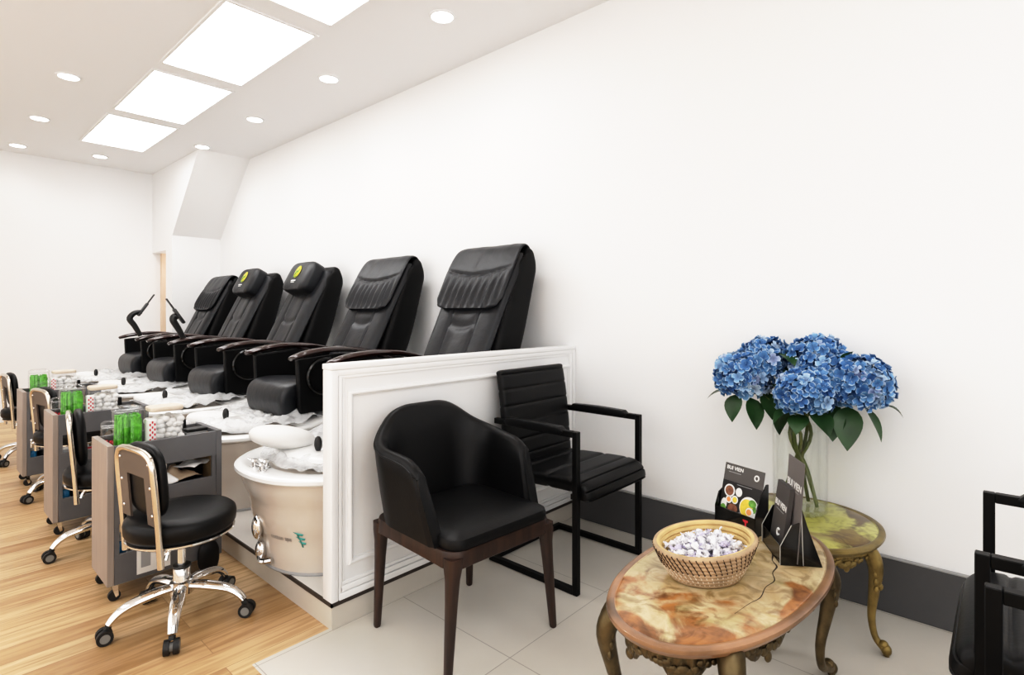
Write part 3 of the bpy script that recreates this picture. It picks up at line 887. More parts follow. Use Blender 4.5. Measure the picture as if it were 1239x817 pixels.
def square_ring(hx, hy, z, r=.35, n=32):
    return [(hx * se(cos(2 * pi * k / n), r), hy * se(sin(2 * pi * k / n), r), z) for k in range(n)]
def make_jar(name, cat, hx, hy, h, fill_h, fill_mat, lid, fill='sticks'):
    t = thing(name, '', cat)
    mb = MB(); mb.loft([square_ring(hx, hy, 0), square_ring(hx, hy, .003), square_ring(hx, hy, h - .01), square_ring(hx * .93, hy * .93, h)], cap=False)
    mb.loft([square_ring(hx * .99, hy * .99, .001), square_ring(hx * .99, hy * .99, .006)]); mb.build('glass_body', M['glass'], t)
    mb = MB()
    if fill == 'sticks':
        rnd = random.Random(3)
        for i in range(130):
            x, y = rnd.uniform(-1, 1) * (hx - .012), rnd.uniform(-1, 1) * (hy - .012)
            z0 = .008; z1 = fill_h * rnd.uniform(.86, 1.04)
            mb.tube([(x, y, z0), (x * .98 + rnd.uniform(-.004, .004), y * .98, z1)], .0055, 6)
        o = mb.build('green_sticks', fill_mat, t); o['kind'] = 'stuff'
    elif fill == 'cotton':
        rnd = random.Random(5)
        for iz in range(6):
            for ix in range(5):
                for iy in range(4):
                    r = .018
                    mb.ell(((ix - 2) / 2 * (hx - .02) + rnd.uniform(-.013, .013), (iy - 1.5) / 1.5 * (hy - .02), .024 + iz * (fill_h - .04) / 5 + rnd.uniform(-.008, .008)), (min(r, hx * .5), min(r, hy * .5), r * .9), 6)
        o = mb.build('cotton_balls', fill_mat, t); o['kind'] = 'stuff'
    else:
        mb.loft([square_ring(hx * .9, hy * .9, .006), square_ring(hx * .9, hy * .9, fill_h * .5)]); mb.build('contents', fill_mat, t)
        mb = MB()
        for i in range(5): mb.box((-hx * .5 + i * hx * .25, hy * .2 * (-1) ** i, fill_h * .75), (.012, .012, fill_h * .5), Matrix.Rotation(i, 3, 'X'), .002)
        mb.build('small_bits', M['red'], t)
    mb = MB()
    if lid == 'wood':
        mb.loft([square_ring(hx * .97, hy * .97, h - .004), square_ring(hx * 1.02, hy * 1.02, h), square_ring(hx * 1.02, hy * 1.02, h + .012), square_ring(hx * .97, hy * .97, h + .016)])
        mb.build('lid', M['lidwood'], t)
    else:
        mb.loft([square_ring(hx * .95, hy * .95, h), square_ring(hx * 1.03, hy * 1.03, h + .002), square_ring(hx * 1.0, hy * 1.0, h + .014), square_ring(hx * .7, hy * .7, h + .024), square_ring(hx * .2, hy * .2, h + .026)]); mb.build('lid', M['glass'], t)
    return t
gj = make_jar('glass_jar', 'jar', .056, .05, .205, .185, M['green'], 'glass')
cj = make_jar('cotton_jar', 'jar', .066, .055, .195, .165, M['cotton'], 'wood', 'cotton')
sj = make_jar('small_jar', 'jar', .04, .04, .13, .07, M['blue'], 'glass', 'bits')
for o, g in ((gj, 'jars of green sticks on the trolleys'), (cj, 'jars of cotton wool on the trolleys'), (sj, 'small clear jars on the trolleys')):
    o['group'] = g
TN = ['nearest trolley', 'second trolley', 'farthest trolley']
ZT = .559
def place(o, i, loc, lab, first):
    if first: o.location = loc; o['label'] = lab; return o
    return dup(o, loc, None, lab)
for i, (l, _) in enumerate(TL):
    X, Y = l[0], l[1]
    place(gj, i, (X - .115, Y, ZT), 'clear jar full of bright green sticks on top of the ' + TN[i], i == 0)
    place(cj, i, (X + .025, Y + .005, ZT), 'clear jar of white cotton wool with pale wooden lid on the ' + TN[i], i == 0)
    place(sj, i, (X - .155 + (.0 if i < 2 else .05), Y + (.09 if i < 2 else -.08), ZT), 'small clear jar with blue base beside the green jar on the ' + TN[i], i == 0)
# striped card box
def striped_box():
    t = thing('striped_box', '', 'box', group='red and white card boxes on the trolleys')
    mb = MB(); mb.b2(-.013, .013, -.035, .035, 0, .165, .001, 1); b = mb.build('carton', M['paper'], t)
    mb = MB()
    for k in range(7):
        for j in range(3):
            mb.b2(-.0135 + .009 * j, -.0135 + .009 * j + .006, -.0358, -.0348, .01 + k * .022 + (j % 2) * .01, .02 + k * .022 + (j % 2) * .01)
    mb.build('red_print', M['red'], t)
    return t
sb = striped_box()
for i, (l, _) in enumerate(TL):
    place(sb, i, (l[0] - .047, l[1] - .06, ZT), 'slim red and white patterned box between the jars on the ' + TN[i], i == 0)
# dark bottle + grey box
def bottle():
    t = thing('polish_bottle', '', 'bottle', group='dark bottles standing on the trolleys')
    mb = MB(); mb.lathe([(.012, 0), (.022, .002), (.023, .05), (.02, .065), (.01, .075)], n=20); mb.build('bottle_body', M['brown'], t)
    mb = MB(); mb.lathe([(.011, .073), (.012, .076), (.010, .125), (.006, .128)], n=16); mb.build('cap', M['blackplastic'], t)
    return t
bt = bottle()
for i, (l, _) in enumerate(TL):
    place(bt, i, (l[0] + .12, l[1] + .06, ZT), 'dark brown bottle with black cap by the cotton jar on the ' + TN[i], i == 0)
t = thing('file_box', 'flat grey box with black lid at the end of the nearest trolley top', 'box', (.925, 2.865, ZT))
mb = MB(); mb.b2(-.045, .045, -.03, .03, 0, .075, .002, 1); mb.build('tray', M['basetop'], t)
mb = MB(); mb.b2(-.046, .046, -.031, .031, .0755, .089, .003, 1); mb.build('lid', M['blackplastic'], t)

def crumple(name, label, cat, loc, sx, sy, h, m, seed, group=None, n=14, rz=0):
    mb = MB()
    def fn(u, v):
        x, y = (u - .5) * sx, (v - .5) * sy
        z = .004 + h * (.5 + .5 * noise.noise(Vector((x * 18, y * 18, seed)))) * (1 - .6 * max(abs(u - .5), abs(v - .5)) * 2)
        return Vector((x + .01 * noise.noise(Vector((x * 20, y * 20, seed + 9))), y, z))
    mb.grid(fn, n, n); o = mb.build(name, m, solid=.002, ang=60); o.location = loc; o.rotation_euler = (0, 0, rz)
    return tag(o, label, cat, group)
for i, (l, _) in enumerate(TL[:3]):
    X, Y = l[0], l[1]; z1, z2 = .4065, .1565
    nm = TN[i]
    crumple('paper_packet', 'crumpled tan paper packet on the middle shelf of the ' + nm, 'packet', (X + .06, Y - .03, z1), .16, .13, .17, M['tan'], 1.0 + i, 'paper packets on trolley shelves', rz=.3)
    crumple('paper_sheet', 'loose white paper sheet on the middle shelf of the ' + nm, 'paper', (X + .12, Y - .06, z1 + .075), .13, .10, .06, M['paper'], 4.0 + i, 'loose papers on trolley shelves', rz=.7)
    t = thing('red_tube', 'red tube lying on the middle shelf of the ' + nm, 'tube', (X - .06, Y - .06, z1), .4, 'red tubes on trolley shelves')
    mb = MB(); mb.tube([(-.05, 0, .016), (.03, 0, .016)], [.015, .014], 14); mb.build('tube_body', M['red'], t)
    mb = MB(); mb.tube([(.03, 0, .016), (.048, 0, .016)], [.010, .010], 12); mb.build('cap', M['paper'], t)
    t = thing('black_pouch', 'black zip pouch lying on the bottom shelf of the ' + nm, 'pouch', (X - .06, Y - .02, z2), .2, 'black pouches on trolley shelves')
    mb = MB(); mb.ell((0, 0, .036), (.07, .05, .034), 12, None, .6); mb.build('pouch_body', M['leather'], t)
    mb = MB(); mb.tube([(-.05, -.046, .045), (.05, -.046, .045)], .003, 6); mb.build('zip', M['chrome'], t)
    t = thing('white_carton', 'white carton poking out of the bottom shelf of the ' + nm, 'carton', (X + .075, Y - .045, z2), .12, 'white cartons on trolley shelves')
    mb = MB(); mb.b2(-.075, .075, -.05, .05, .0, .11, .001, 1); mb.build('carton_body', M['paper'], t)
    mb = MB(); mb.b2(-.03, .02, -.0508, -.0500, .05, .08); mb.build('printed_patch', M['greyink'], t)
    t = thing('blue_packet', 'blue packet on the bottom shelf of the ' + nm, 'packet', (X - .155, Y - .03, z2), -.2, 'blue packets on trolley shelves')
    mb = MB(); mb.box((0, 0, .035), (.05, .10, .07), None, .012); mb.build('packet_body', M['blue'], t)
    mb = MB(); mb.box((0, 0, .0745), (.044, .09, .008), None, .003); mb.build('seal', M['paper'], t)
X, Y = TL[0][0][:2]
crumple('paper_packet', 'small crumpled white packet near the red tube, middle shelf of the nearest trolley', 'packet', (X - .0, Y - .09, .4065), .10, .07, .17, M['paper'], 8.0, rz=-.3)
t = thing('tool_case', 'black tool case lying behind the papers on the middle shelf of the nearest trolley', 'case', (X + .12, Y + .04, .4065), .1)
mb = MB(); mb.box((0, 0, .045), (.13, .09, .09), None, .012, 3); cb = mb.build('case_body', M['leather'], t)
mb = MB(); mb.tube([(-.03, -.046, .06), (-.03, -.062, .07), (.03, -.062, .07), (.03, -.046, .06)], .004, 6, 16); mb.build('handle', M['blackplastic'], t)
t = thing('hanging_leaflet', 'white printed leaflet hanging out over the bottom rail of the nearest trolley', 'leaflet', (X - .055, Y - .1395, .09))
mb = MB(); mb.box((0, 0, .058), (.125, .0015, .116)); mb.build('leaflet_sheet', M['paper'], t)
mb = MB(); mb.box((-.03, -.001, .06), (.035, .0006, .07)); mb.build('printed_patch', M['basetop'], t)
t = thing('black_bag', 'black bag hanging from the far corner of the nearest trolley, low down', 'bag', (X + .155, Y - .160, .012))
mb = MB(); mb.ell((0, 0, .075), (.045, .022, .07), 12, None, .75); mb.build('bag_body', M['leather'], t)
mb = MB(); mb.tube([(-.02, .0, .135), (-.01, .012, .185), (.01, .012, .185), (.02, 0, .135)], .004, 6, 14); mb.build('strap', M['blackplastic'], t)
tag(MB().box((0, 0, .035), (.10, .07, .07), None, .02, 3).build('cloth_bundle', M['purple'], loc=(.66, 5.06, .4065)), 'folded dark purple cloth on the middle shelf of the farthest trolley', 'cloth')

# ------------------------------------------------------------------ dark walnut armchair
def make_armchair(loc, rz):
    t = thing('wooden_armchair', 'black leather tub armchair on dark walnut legs, in front of the white partition', 'armchair', loc, rz)
    # plan path of the shell, local front is -y
    hw, yr, yf, rc = .232, .215, -.165, .13
    path = []
    for k in range(24): path.append((-hw, yf + (yr - rc - yf) * k / 23))
    for k in range(1, 16):
        a = pi - (pi / 2) * k / 15; path.append((-hw + rc + rc * cos(a), yr - rc + rc * sin(a)))
    for k in range(1, 12): path.append((-hw + rc + (2 * (hw - rc)) * k / 11, yr))
    for k in range(1, 16):
        a = pi / 2 - (pi / 2) * k / 15; path.append((hw - rc + rc * cos(a), yr - rc + rc * sin(a)))
    for k in range(1, 24): path.append((hw, yr - rc - (yr - rc - yf) * k / 23))
    L_ = [0]
    for a, b in zip(path[:-1], path[1:]): L_.append(L_[-1] + math.hypot(b[0] - a[0], b[1] - a[1]))
    tot = L_[-1]; rings = []
    zb = .425
    for i, p in enumerate(path):
        s = L_[i] / tot; q = abs(s - .5) * 2
        zt = lerp_s([(-.3, .826), (.17, .826), (.25, .808), (.375, .738), (.5, .709), (.75, .692), (.94, .672), (1, .655)], q, .05)
        a = path[max(i - 1, 0)]; b = path[min(i + 1, len(path) - 1)]
        tx, ty = b[0] - a[0], b[1] - a[1]; l = math.hypot(tx, ty); nx, ny = -ty / l, tx / l    # outward (left of travel)
        th = .026
        slant = lerp_s([(0, 0), (.74, 0), (1, .085)], q, .04)
        e = 1 if q < .97 else .75
        ring = []
        def pt(d, z):
            f = (z - zb) / (zt - zb)
            fl = .045 * f * lerp_s([(0, 1), (.45, 1), (.65, .55), (1, .5)], q)
            return (p[0] + nx * (d + fl), p[1] + ny * (d + fl) + slant * f, z)
        H = zt - zb
        for d, z in [(-th, zb), (-th * 1.08, zb + H * .35), (-th, zb + H * .7), (-th * .9, zt - .025), (-th * .55, zt - .006), (0, zt), (th * .55, zt - .006), (th * .9, zt - .025), (th, zb + H * .7), (th * 1.05, zb + H * .35), (th, zb)]:
            ring.append(pt(d * e, z))
        rings.append(ring)
    mb = MB(); mb.loft(rings); sh = mb.build('backrest', M['leather'], t, ang=60)
    # piped seam along the outer top edge
    mb = MB(); mb.tube([Vector(r[7]) + Vector((0, 0, .002)) for r in rings], .0035, 6); mb.build('piping', M['leather'], sh)
    # seat cushion
    def rr(hx, y0, y1, r, n=10):
        out = []
        for cx, cy, a0 in ((hx - r, y1 - r, 0), (-hx + r, y1 - r, pi / 2), (-hx + r, y0 + r, pi), (hx - r, y0 + r, 1.5 * pi)):
            for k in range(n): a = a0 + pi / 2 * k / (n - 1); out.append((cx + r * cos(a), cy + r * sin(a)))
        return out
    mb = MB()
    prof = [(0, .420), (.006, .424), (.010, .44), (.004, .458), (-.014, .468), (-.06, .476), (-.12, .479)]
    mb.loft([[(x, y, z) for x, y in rr(.226 + d, -.238 - d, .19 + d, .05 + max(d, -.04))] for d, z in prof]); mb.build('seat', M['leather'], t)
    # bentwood rail
    mb = MB()
    outer = rr(.247, -.25, .245, .07, 10); 
    def rail(z, d): return [(x * (1 - d), y * (1 - d), z) for x, y in outer]
    sag = lambda x, y: 0.014 * (min(abs(x) / .2, 1) * min(abs(y) / .2, 1)) ** 2
    mb.loft([[(x, y, z - (sag(x, y) if z < .40 else 0)) for x, y, z in r] for r in (rail(.382, .1), rail(.380, .02), rail(.384, 0), rail(.412, 0), rail(.424, .012), rail(.424, .1))]); mb.build('seat_rail', M['walnut'], t)
    for sx, sy, fx, fy in ((-1, -1, .247, -.228), (1, -1, .250, -.238), (-1, 1, .228, .232), (1, 1, .228, .232)):
        tx, ty = sx * .218, (-.222 if sy < 0 else .216)
        mb = MB(); rings = []
        for f, w in ((0, .0285), (.08, .027), (.18, .0215), (.35, .0185), (.7, .0150), (.98, .0122), (1, .0105)):
            z = .405 * (1 - f); cx = tx + (sx * fx - tx) * f; cy = ty + (fy - ty) * f
            rings.append([(cx + w * se(cos(2 * pi * k / 20), .6), cy + w * se(sin(2 * pi * k / 20), .6), z) for k in range(20)])
        mb.loft(rings); mb.build('leg', M['walnut'], t)
    return t
make_armchair((1.42, 1.538, 0), radians(-3.5))

# ------------------------------------------------------------------ black sled-base chairs
def make_sled_chair():
    t = thing('sled_armchair', '', 'armchair', (0, 0, 0), 0, 'black ribbed armchairs with square tube frames')
    hx, yf, yr, za = .263, -.245, .247, .678
    w = .026
    mb = MB()
    mb.sqtube([(-hx, yf, za), (-hx, yf, .014), (-hx, yr, .014), (hx, yr, .014), (hx, yf, .014), (hx, yf, za)], w)
    for s in (-1, 1): mb.sqtube([(s * hx, yf + w, za), (s * hx, yr - .035, za)], w)
    mb.sqtube([(-hx, yf + .01, .415), (hx, yf + .01, .415)], w * .9); mb.sqtube([(-hx + .01, .19, .43), (hx - .01, .19, .43)], w * .8)
    mb.build('frame', M['blackmetal'], t)
    for s in (-1, 1):
        mb = MB(); mb.slab([(s * hx, yf + .06, za + .006), (s * hx, 0, za + .010), (s * hx, yr - .09, za + .006)], .019, .019, (1, 0, 0), n=14, ns=16, er=.04); mb.build('arm_pad', M['leather'], t)
    def rib(n): return lambda s: 1 - .22 * math.exp(-((((s * n) % 1) - .5) / .07) ** 2)
    mb = MB()
    mb.slab([(0, -.270, .395), (0, -.268, .420), (0, -.25, .442), (0, -.20, .450), (0, -.05, .445), (0, .13, .436), (0, .20, .445)], .248, .036, (1, 0, 0), n=110, ns=28, ex=.16, ey=.55, er=.05, bulge=rib(7)); mb.build('seat', M['leather'], t)
    mb = MB()
    mb.slab([(0, .170, .44), (0, .176, .52), (0, .188, .66), (0, .205, .80), (0, .226, .915)], lambda s: .255 - .006 * s, .026, (1, 0, 0), n=110, ns=28, ex=.16, ey=.55, er=.04, bulge=rib(7)); mb.build('backrest', M['leather'], t)
    return t
sc = make_sled_chair()
sc.location = (2.166, 1.600, 0); sc['label'] = 'black ribbed armchair on square tube frame beside the partition, whole and behind the wooden armchair'
dup(sc, (1.785, .285 - .0, 0), pi, 'black ribbed armchair at photo edge beside the grey skirting, seat front showing').location = (1.787, -.205, 0)
dup(sc, (1.09, -.225, 0), pi, 'black armchair at photo edge showing only a frame corner, before the other cropped armchair')

# ------------------------------------------------------------------ onyx coffee table
def cab_leg(mb, base_a, rt, rk, ra, rf, zt, s=1.0, yt=None):
    """cabriole leg path in the vertical plane through direction vector base_a"""
    d = Vector((cos(base_a), sin(base_a), 0))
    P = [d * rt + Vector((0, 0, zt)), d * (rt + (rk - rt) * .7) + Vector((0, 0, zt * .93)), d * rk + Vector((0, 0, zt * .80)), d * (rk * .55 + ra * .45) + Vector((0, 0, zt * .58)), d * ra + Vector((0, 0, zt * .33)), d * (ra + (rf - ra) * .25) + Vector((0, 0, zt * .15)), d * (ra + (rf - ra) * .8) + Vector((0, 0, zt * .075)), d * rf + Vector((0, 0, .018))]
    return P
def table_leg(t, P, s, m):
    mb = MB()
    mb.tube(P, [.030 * s, .032 * s, .027 * s, .020 * s, .0145 * s, .0125 * s, .015 * s, .013 * s], 12, 34)
    lg = mb.build('leg', m, t, ang=80)
    mb = MB()
    f = P[-1]
    mb.ell(f + Vector((0, 0, .004)), (.019 * s, .019 * s, .020), 10); mb.tube([f + Vector((0, 0, .0)), Vector((f.x, f.y, .002))], [.013 * s, .011 * s], 10)
    # scroll above the foot, shell on the knee
    g = P[-2]; mb.ell(g + Vector((0, 0, .012)), (.018 * s, .018 * s, .014 * s), 10)
    mb.build('foot', m, lg)
    mb = MB()
    k = P[2]; d = Vector((k.x - P[4].x, k.y - P[4].y, 0)).normalized(); side = Vector((-d.y, d.x, 0))
    for i in range(5):
        z = P[1].z - i * .026
        a = P[1].lerp(P[3], i / 4.0)
        mb.ell(Vector((a.x, a.y, z)) + d * .022 * s, (.010, .010, .014), 7)
        for q in (-1, 1): mb.ell(Vector((a.x, a.y, z - .008)) + d * .014 * s + side * q * .02 * s, (.008, .008, .013), 7)
    mb.build('knee_carving', m, lg)
def oval_top(t, a, b, h, m, lip=1.0):
    mb = MB(); n = 96; rings = []
    for d, z in [(-.05, -.030), (-.016, -.030), (-.008, -.026), (-.006, -.019), (.0, -.016), (.004, -.010), (.002, -.003), (-.006, 0), (-.018, 0), (-.022, -.002), (-.026, 0), (-.10, .0), (-.17, 0)]:
        rings.append([((a + d) * se(cos(2 * pi * k / n), .93), (b + d) * se(sin(2 * pi * k / n), .93), h + z) for k in range(n)])
    mb.mi = 1; mb.loft(rings[:9], cap=False); mb.raw(rings[0], [list(range(n))[::-1]]); mb.mi = 0; mb.loft(rings[8:], cap=False); mb.raw(rings[-1], [list(range(n))])
    bmesh.ops.remove_doubles(mb.bm, verts=mb.bm.verts, dist=1e-5); return mb.build('tabletop', m, t, ang=50)
def apron(t, a, b, zt, m, lobes, drop=.05):
    n = 240
    mb = MB()
    def low(th):
        x = (th * lobes / (2 * pi)) % 1
        return zt - .022 - drop * (.35 + .65 * abs(sin(pi * x)) ** .7) * (.75 + .25 * cos(6 * pi * x))
    rings = []
    for k in range(n):
        th = 2 * pi * k / n; z = low(th)
        dd = .005 * sin(th * lobes * 7)
        ring = []
        for off, zz in ((0, zt), (.004 + dd, zt - .012), (.010 + dd, (zt + z) / 2), (.004, z + .004), (-.004, z), (-.010, z + .004), (-.012, zt)):
            ring.append(((a + off) * cos(th), (b + off) * sin(th), zz))
        rings.append(ring)
    mb.loft(rings, cap=False, closed=True)
    ap = mb.build('apron', m, t, ang=70)
    for k in range(lobes):
        mb = MB()
        th0 = 2 * pi * (k + .5) / lobes
        for j in range(-5, 6):
            th = th0 + j * .045 * (12 / lobes) ** .5
            rr = .012 - .0009 * abs(j)
            z = zt - .030 - drop * .40 * math.exp(-(j / 3) ** 2) + .005 * cos(j * 2.1)
            Rz = Matrix.Rotation(math.atan2(sin(th) / b, cos(th) / a), 3, 'Z')
            mb.ell(((a + .009) * cos(th), (b + .009) * sin(th), z), (.005, rr * 1.3, rr), 6, Rz)
            if abs(j) < 4: mb.ell(((a + .009) * cos(th), (b + .009) * sin(th), zt - .014), (.004, .010, .007), 6, Rz)
        mb.ell(((a + .004) * cos(th0), (b + .004) * sin(th0), zt - .03 - drop * .80), (.008, .013, .014), 8, Rz)
        mb.build('carving', m, ap)
TCT = (1.605, .605)
t = thing('onyx_coffee_table', 'large oval brown onyx coffee table with cracked top and carved bronze legs', 'coffee table', (*TCT, 0), radians(-3.4))
top = oval_top(t, .474, .238, .45, [M['onyx1'], M['onyxedge']])
apron(t, .425, .185, .421, M['bronze'], 8, .055)
for sx in (-1, 1):
    for sy in (-1, 1):
        P = [Vector((sx * x, sy * y, z)) for x, y, z in [(.30, .14, .415), (.33, .155, .405), (.358, .172, .345), (.345, .162, .255), (.325, .15, .16), (.355, .145, .075), (.425, .145, .04), (.455, .145, .02)]]
        table_leg(t, P, 1.0, M['bronze'])
mb = MB()
mb.tube([(.215, -.045, .4503), (.189, -.057, .4503), (.15, -.07, .4503), (.118, -.094, .4503), (.07, -.100, .4503), (.025, -.121, .4503), (-.03, -.118, .4503), (-.094, -.129, .4503), (-.147, -.121, .4503), (-.22, -.115, .4503)], [.0018, .003, .0014, .0026, .0012, .0016, .001, .0014, .0008, .0004], 6, 60, flat=.12, up=(0, 0, 1)); mb.build('crack', M['stitch'], top)

t = thing('onyx_side_table', 'round green onyx side table on brass cabriole legs, holding the flower vase', 'side table', (2.325, .612, 0), 0)
oval_top(t, .296, .284, .398, [M['onyx2'], M['onyxedge2']])
apron(t, .255, .243, .369, M['brass'], 10, .028)
for a in (-97, 35, 174):
    table_leg(t, cab_leg(None, radians(a), .22, .268, .255, .300, .365), .86, M['brass'])

# ------------------------------------------------------------------ vase and hydrangeas
VX, VY, VZ = 2.43, .626, .398
t = thing('glass_vase', 'tall clear glass cylinder vase on the green onyx side table', 'vase', (VX, VY, VZ))
mb = MB(); mb.lathe([(.002, .001), (.095, .001), (.098, .006), (.099, .05), (.101, .335), (.099, .337), (.097, .332), (.0955, .05), (.093, .022), (.002, .020)], n=48, cap=False); mb.build('glass_wall', M['vglass'], t)
mb = MB(); mb.lathe([(.002, .0215), (.092, .0215), (.0922, .003), (.002, .002)], n=32, cap=False); mb.build('glass_base', M['vglass'], t)

def floret(mb, c, nrm, r, rnd, lay):
    nrm = nrm.normalized(); u = nrm.orthogonal().normalized(); v = nrm.cross(u); a0 = rnd.uniform(0, pi)
    hue = rnd.random(); deep = rnd.random()
    for k in range(4):
        a = a0 + k * pi / 2 + rnd.uniform(-.12, .12)
        d = u * cos(a) + v * sin(a); e = u * -sin(a) + v * cos(a)
        cup = rnd.uniform(.15, .6) * r; wv = rnd.uniform(-.15, .15) * r
        P = [c, c + d * r * .40 - e * r * .44 + nrm * (cup * .5 + wv), c + d * r * .95 - e * r * .46 + nrm * cup, c + d * r * 1.15 + nrm * (cup * .7 + wv), c + d * r * .95 + e * r * .46 + nrm * cup, c + d * r * .40 + e * r * .44 + nrm * (cup * .5 - wv), c + d * r * .6 + nrm * cup * .2]
        n0 = len(mb.bm.faces)
        mb.raw(P, [(0, 1, 6), (1, 2, 6), (2, 3, 6), (3, 4, 6), (4, 5, 6), (5, 0, 6)])
        mb.bm.faces.ensure_lookup_table()
        for f in mb.bm.faces[n0:]:
            for lp in f.loops:
                q = (lp.vert.co - c).length / r
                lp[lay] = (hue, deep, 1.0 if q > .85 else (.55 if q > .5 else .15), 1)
def leaf(mb, base, tip, w, droop, up=Vector((0, 0, 1))):
    base, tip = Vector(base), Vector(tip); d = tip - base; s = d.cross(up)
    s = s.normalized() if s.length > 1e-4 else Vector((1, 0, 0)); nn = s.cross(d).normalized()
    n = 9; V = []; F = []
    for i in range(n):
        f = i / (n - 1); ww = w * sin(pi * min(1, f ** .75)) ** .9 if 0 < f < 1 else 0.0008
        p = base + d * f + nn * droop * 4 * f * (1 - f)
        V += [p - s * ww + nn * .25 * ww, p, p + s * ww + nn * .25 * ww]
    for i in range(n - 1):
        a = 3 * i; F += [(a, a + 1, a + 4, a + 3), (a + 1, a + 2, a + 5, a + 4)]
    mb.raw(V, F)
HEADS = [  # centre, radius, label
    ((2.400, .838, .924), .118, 'blue hydrangea head at the end nearest the partition, large and low in the bunch'),
    ((2.450, .762, 1.000), .100, 'blue hydrangea head rising above its neighbour on the partition side of the bunch'),
    ((2.480, .575, 1.002), .112, 'blue hydrangea head at the top middle of the bunch'),
    ((2.325, .583, .884), .104, 'small blue hydrangea head low in the front middle of the bunch'),
    ((2.420, .422, .926), .120, 'large blue hydrangea head at the end farthest from the partition'),
    ((2.440, .505, .950), .105, 'blue hydrangea head tucked between the top middle and end heads')]
stem_in = [(.03, .045), (-.02, .065), (.045, -.02), (-.05, .01), (-.01, -.065), (.03, -.055)]
LV = {0: [((2.40, .90, .86), (2.37, .985, .815), .034), ((2.37, .85, .85), (2.33, .86, .735), .050), ((2.37, .80, .84), (2.34, .765, .715), .048), ((2.40, .86, .83), (2.37, .895, .76), .036)],
      1: [((2.44, .70, 1.03), (2.34, .62, .985), .040), ((2.42, .75, .86), (2.36, .71, .76), .048), ((2.43, .72, .90), (2.36, .66, .86), .04)],
      2: [((2.46, .66, .97), (2.38, .66, .93), .034), ((2.47, .58, .88), (2.40, .56, .77), .050), ((2.47, .64, .86), (2.42, .65, .76), .045)],
      3: [((2.33, .63, .82), (2.29, .685, .755), .050), ((2.33, .56, .82), (2.29, .49, .735), .062), ((2.35, .64, .80), (2.37, .685, .70), .052), ((2.33, .59, .80), (2.28, .60, .73), .05)],
      4: [((2.42, .40, .84), (2.40, .345, .72), .030), ((2.40, .45, .84), (2.33, .44, .685), .060), ((2.44, .34, .85), (2.45, .285, .81), .026), ((2.40, .49, .82), (2.34, .49, .71), .05)],
      5: [((2.40, .46, 1.0), (2.38, .43, 1.05), .030), ((2.43, .52, .86), (2.35, .51, .75), .052)]}
for i, (c, r, lab) in enumerate(HEADS):
    t = thing('hydrangea', lab, 'flower', (VX + stem_in[i][0], VY + stem_in[i][1], VZ + .024), 0, 'blue hydrangeas in the glass vase')
    o0 = Vector(t.location); c = Vector(c) - o0
    rnd = random.Random(20 + i)
    mb = MB(); lay = mb.bm.loops.layers.color.new('tint')
    nf = int(125 * (r / .1) ** 2)
    for k in range(nf):
        z = 1 - 1.72 * (k + .5) / nf; a = k * 2.39996
        q = sqrt(max(0, 1 - z * z)); n_ = Vector((q * cos(a), q * sin(a), z))
        rad = r * rnd.uniform(.80, 1.0) * (1 + .06 * noise.noise(n_ * 2.5 + Vector((i, 0, 0))))
        n2 = n_ + Vector((rnd.uniform(-.45, .45), rnd.uniform(-.45, .45), rnd.uniform(-.45, .45)))
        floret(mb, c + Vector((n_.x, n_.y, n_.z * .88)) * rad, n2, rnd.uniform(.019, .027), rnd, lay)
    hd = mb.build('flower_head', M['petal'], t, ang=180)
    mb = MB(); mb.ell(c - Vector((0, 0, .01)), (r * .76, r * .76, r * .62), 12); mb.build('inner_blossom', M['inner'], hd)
    mb = MB()
    neck = Vector((VX - o0.x + stem_in[i][0] * -.9, VY - o0.y - stem_in[i][1] * .9 + (c.y - (VY - o0.y)) * .16, .30))
    mb.tube([(0, 0, .004), (neck.x * .45, neck.y * .4, .14), neck, c.lerp(neck, .35), c], [.007, .0075, .007, .006, .005], 8, 24); mb.build('stem', M['stem'], t)
    for b_, tip, w in LV[i]:
        mb = MB(); leaf(mb, Vector(b_) - o0, Vector(tip) - o0, w * .82, .010); mb.build('leaf', M['leaf2'] if (i == 1 and w == .036 and b_[2] > .95) else M['leaf'], t, ang=180)

# ------------------------------------------------------------------ basket with wrapped sweets
BX, BY, BZ = 1.532, .642, .451
t = thing('woven_basket', 'oval coiled straw basket with dark stitching on the brown onyx table', 'basket', (BX, BY, BZ), radians(-26))
prof = []
NR = 8
def br(f): return .092 + .042 * f ** .8
sxb, syb = 1.10, .86
mb = MB()
for k in range(NR):
    f = k / (NR - 1); r = br(f); z = .008 + f * .088
    mb.tube([(r * sxb * cos(a), r * syb * sin(a), z + .010 * f * cos(a)) for a in [2 * pi * j / 64 for j in range(64)]], .0082, 8, closed=True)
wb = mb.build('coiled_wall', M['straw'], t, ang=80)
mb = MB(); mb.lathe([(.002, .004), (.085, .004), (.09, .010)], n=40, sx=sxb, sy=syb); mb.build('bottom', M['strawin'], t)
mb = MB()
for k in range(4, NR):
    f = k / (NR - 1); r = br(f) - .0045; z = .008 + f * .088
    mb.tube([(r * sxb * cos(a), r * syb * sin(a), z + .010 * f * cos(a)) for a in [2 * pi * j / 64 for j in range(64)]], .0078, 8, closed=True)
mb.build('inner_coil', M['strawin'], wb)
for mname, lo, hi, pname in (('stitch', .42, 1.0, 'dark_stitching'), ('stitchw', .0, .42, 'pale_stitching')):
    mb = MB(); ns = 52
    for j in range(ns):
        pts = []
        for q in range(8):
            f = lo + (hi - lo) * q / 7; a = 2 * pi * j / ns - f * .28
            rr = br(f) + .0082; pts.append((rr * sxb * cos(a), rr * syb * sin(a), .008 + f * .088 + .010 * f * cos(a) + .002))
        mb.tube(pts, .0020 if pname[0] == 'd' else .0017, 5)
    mb.build(pname, M[mname], wb)
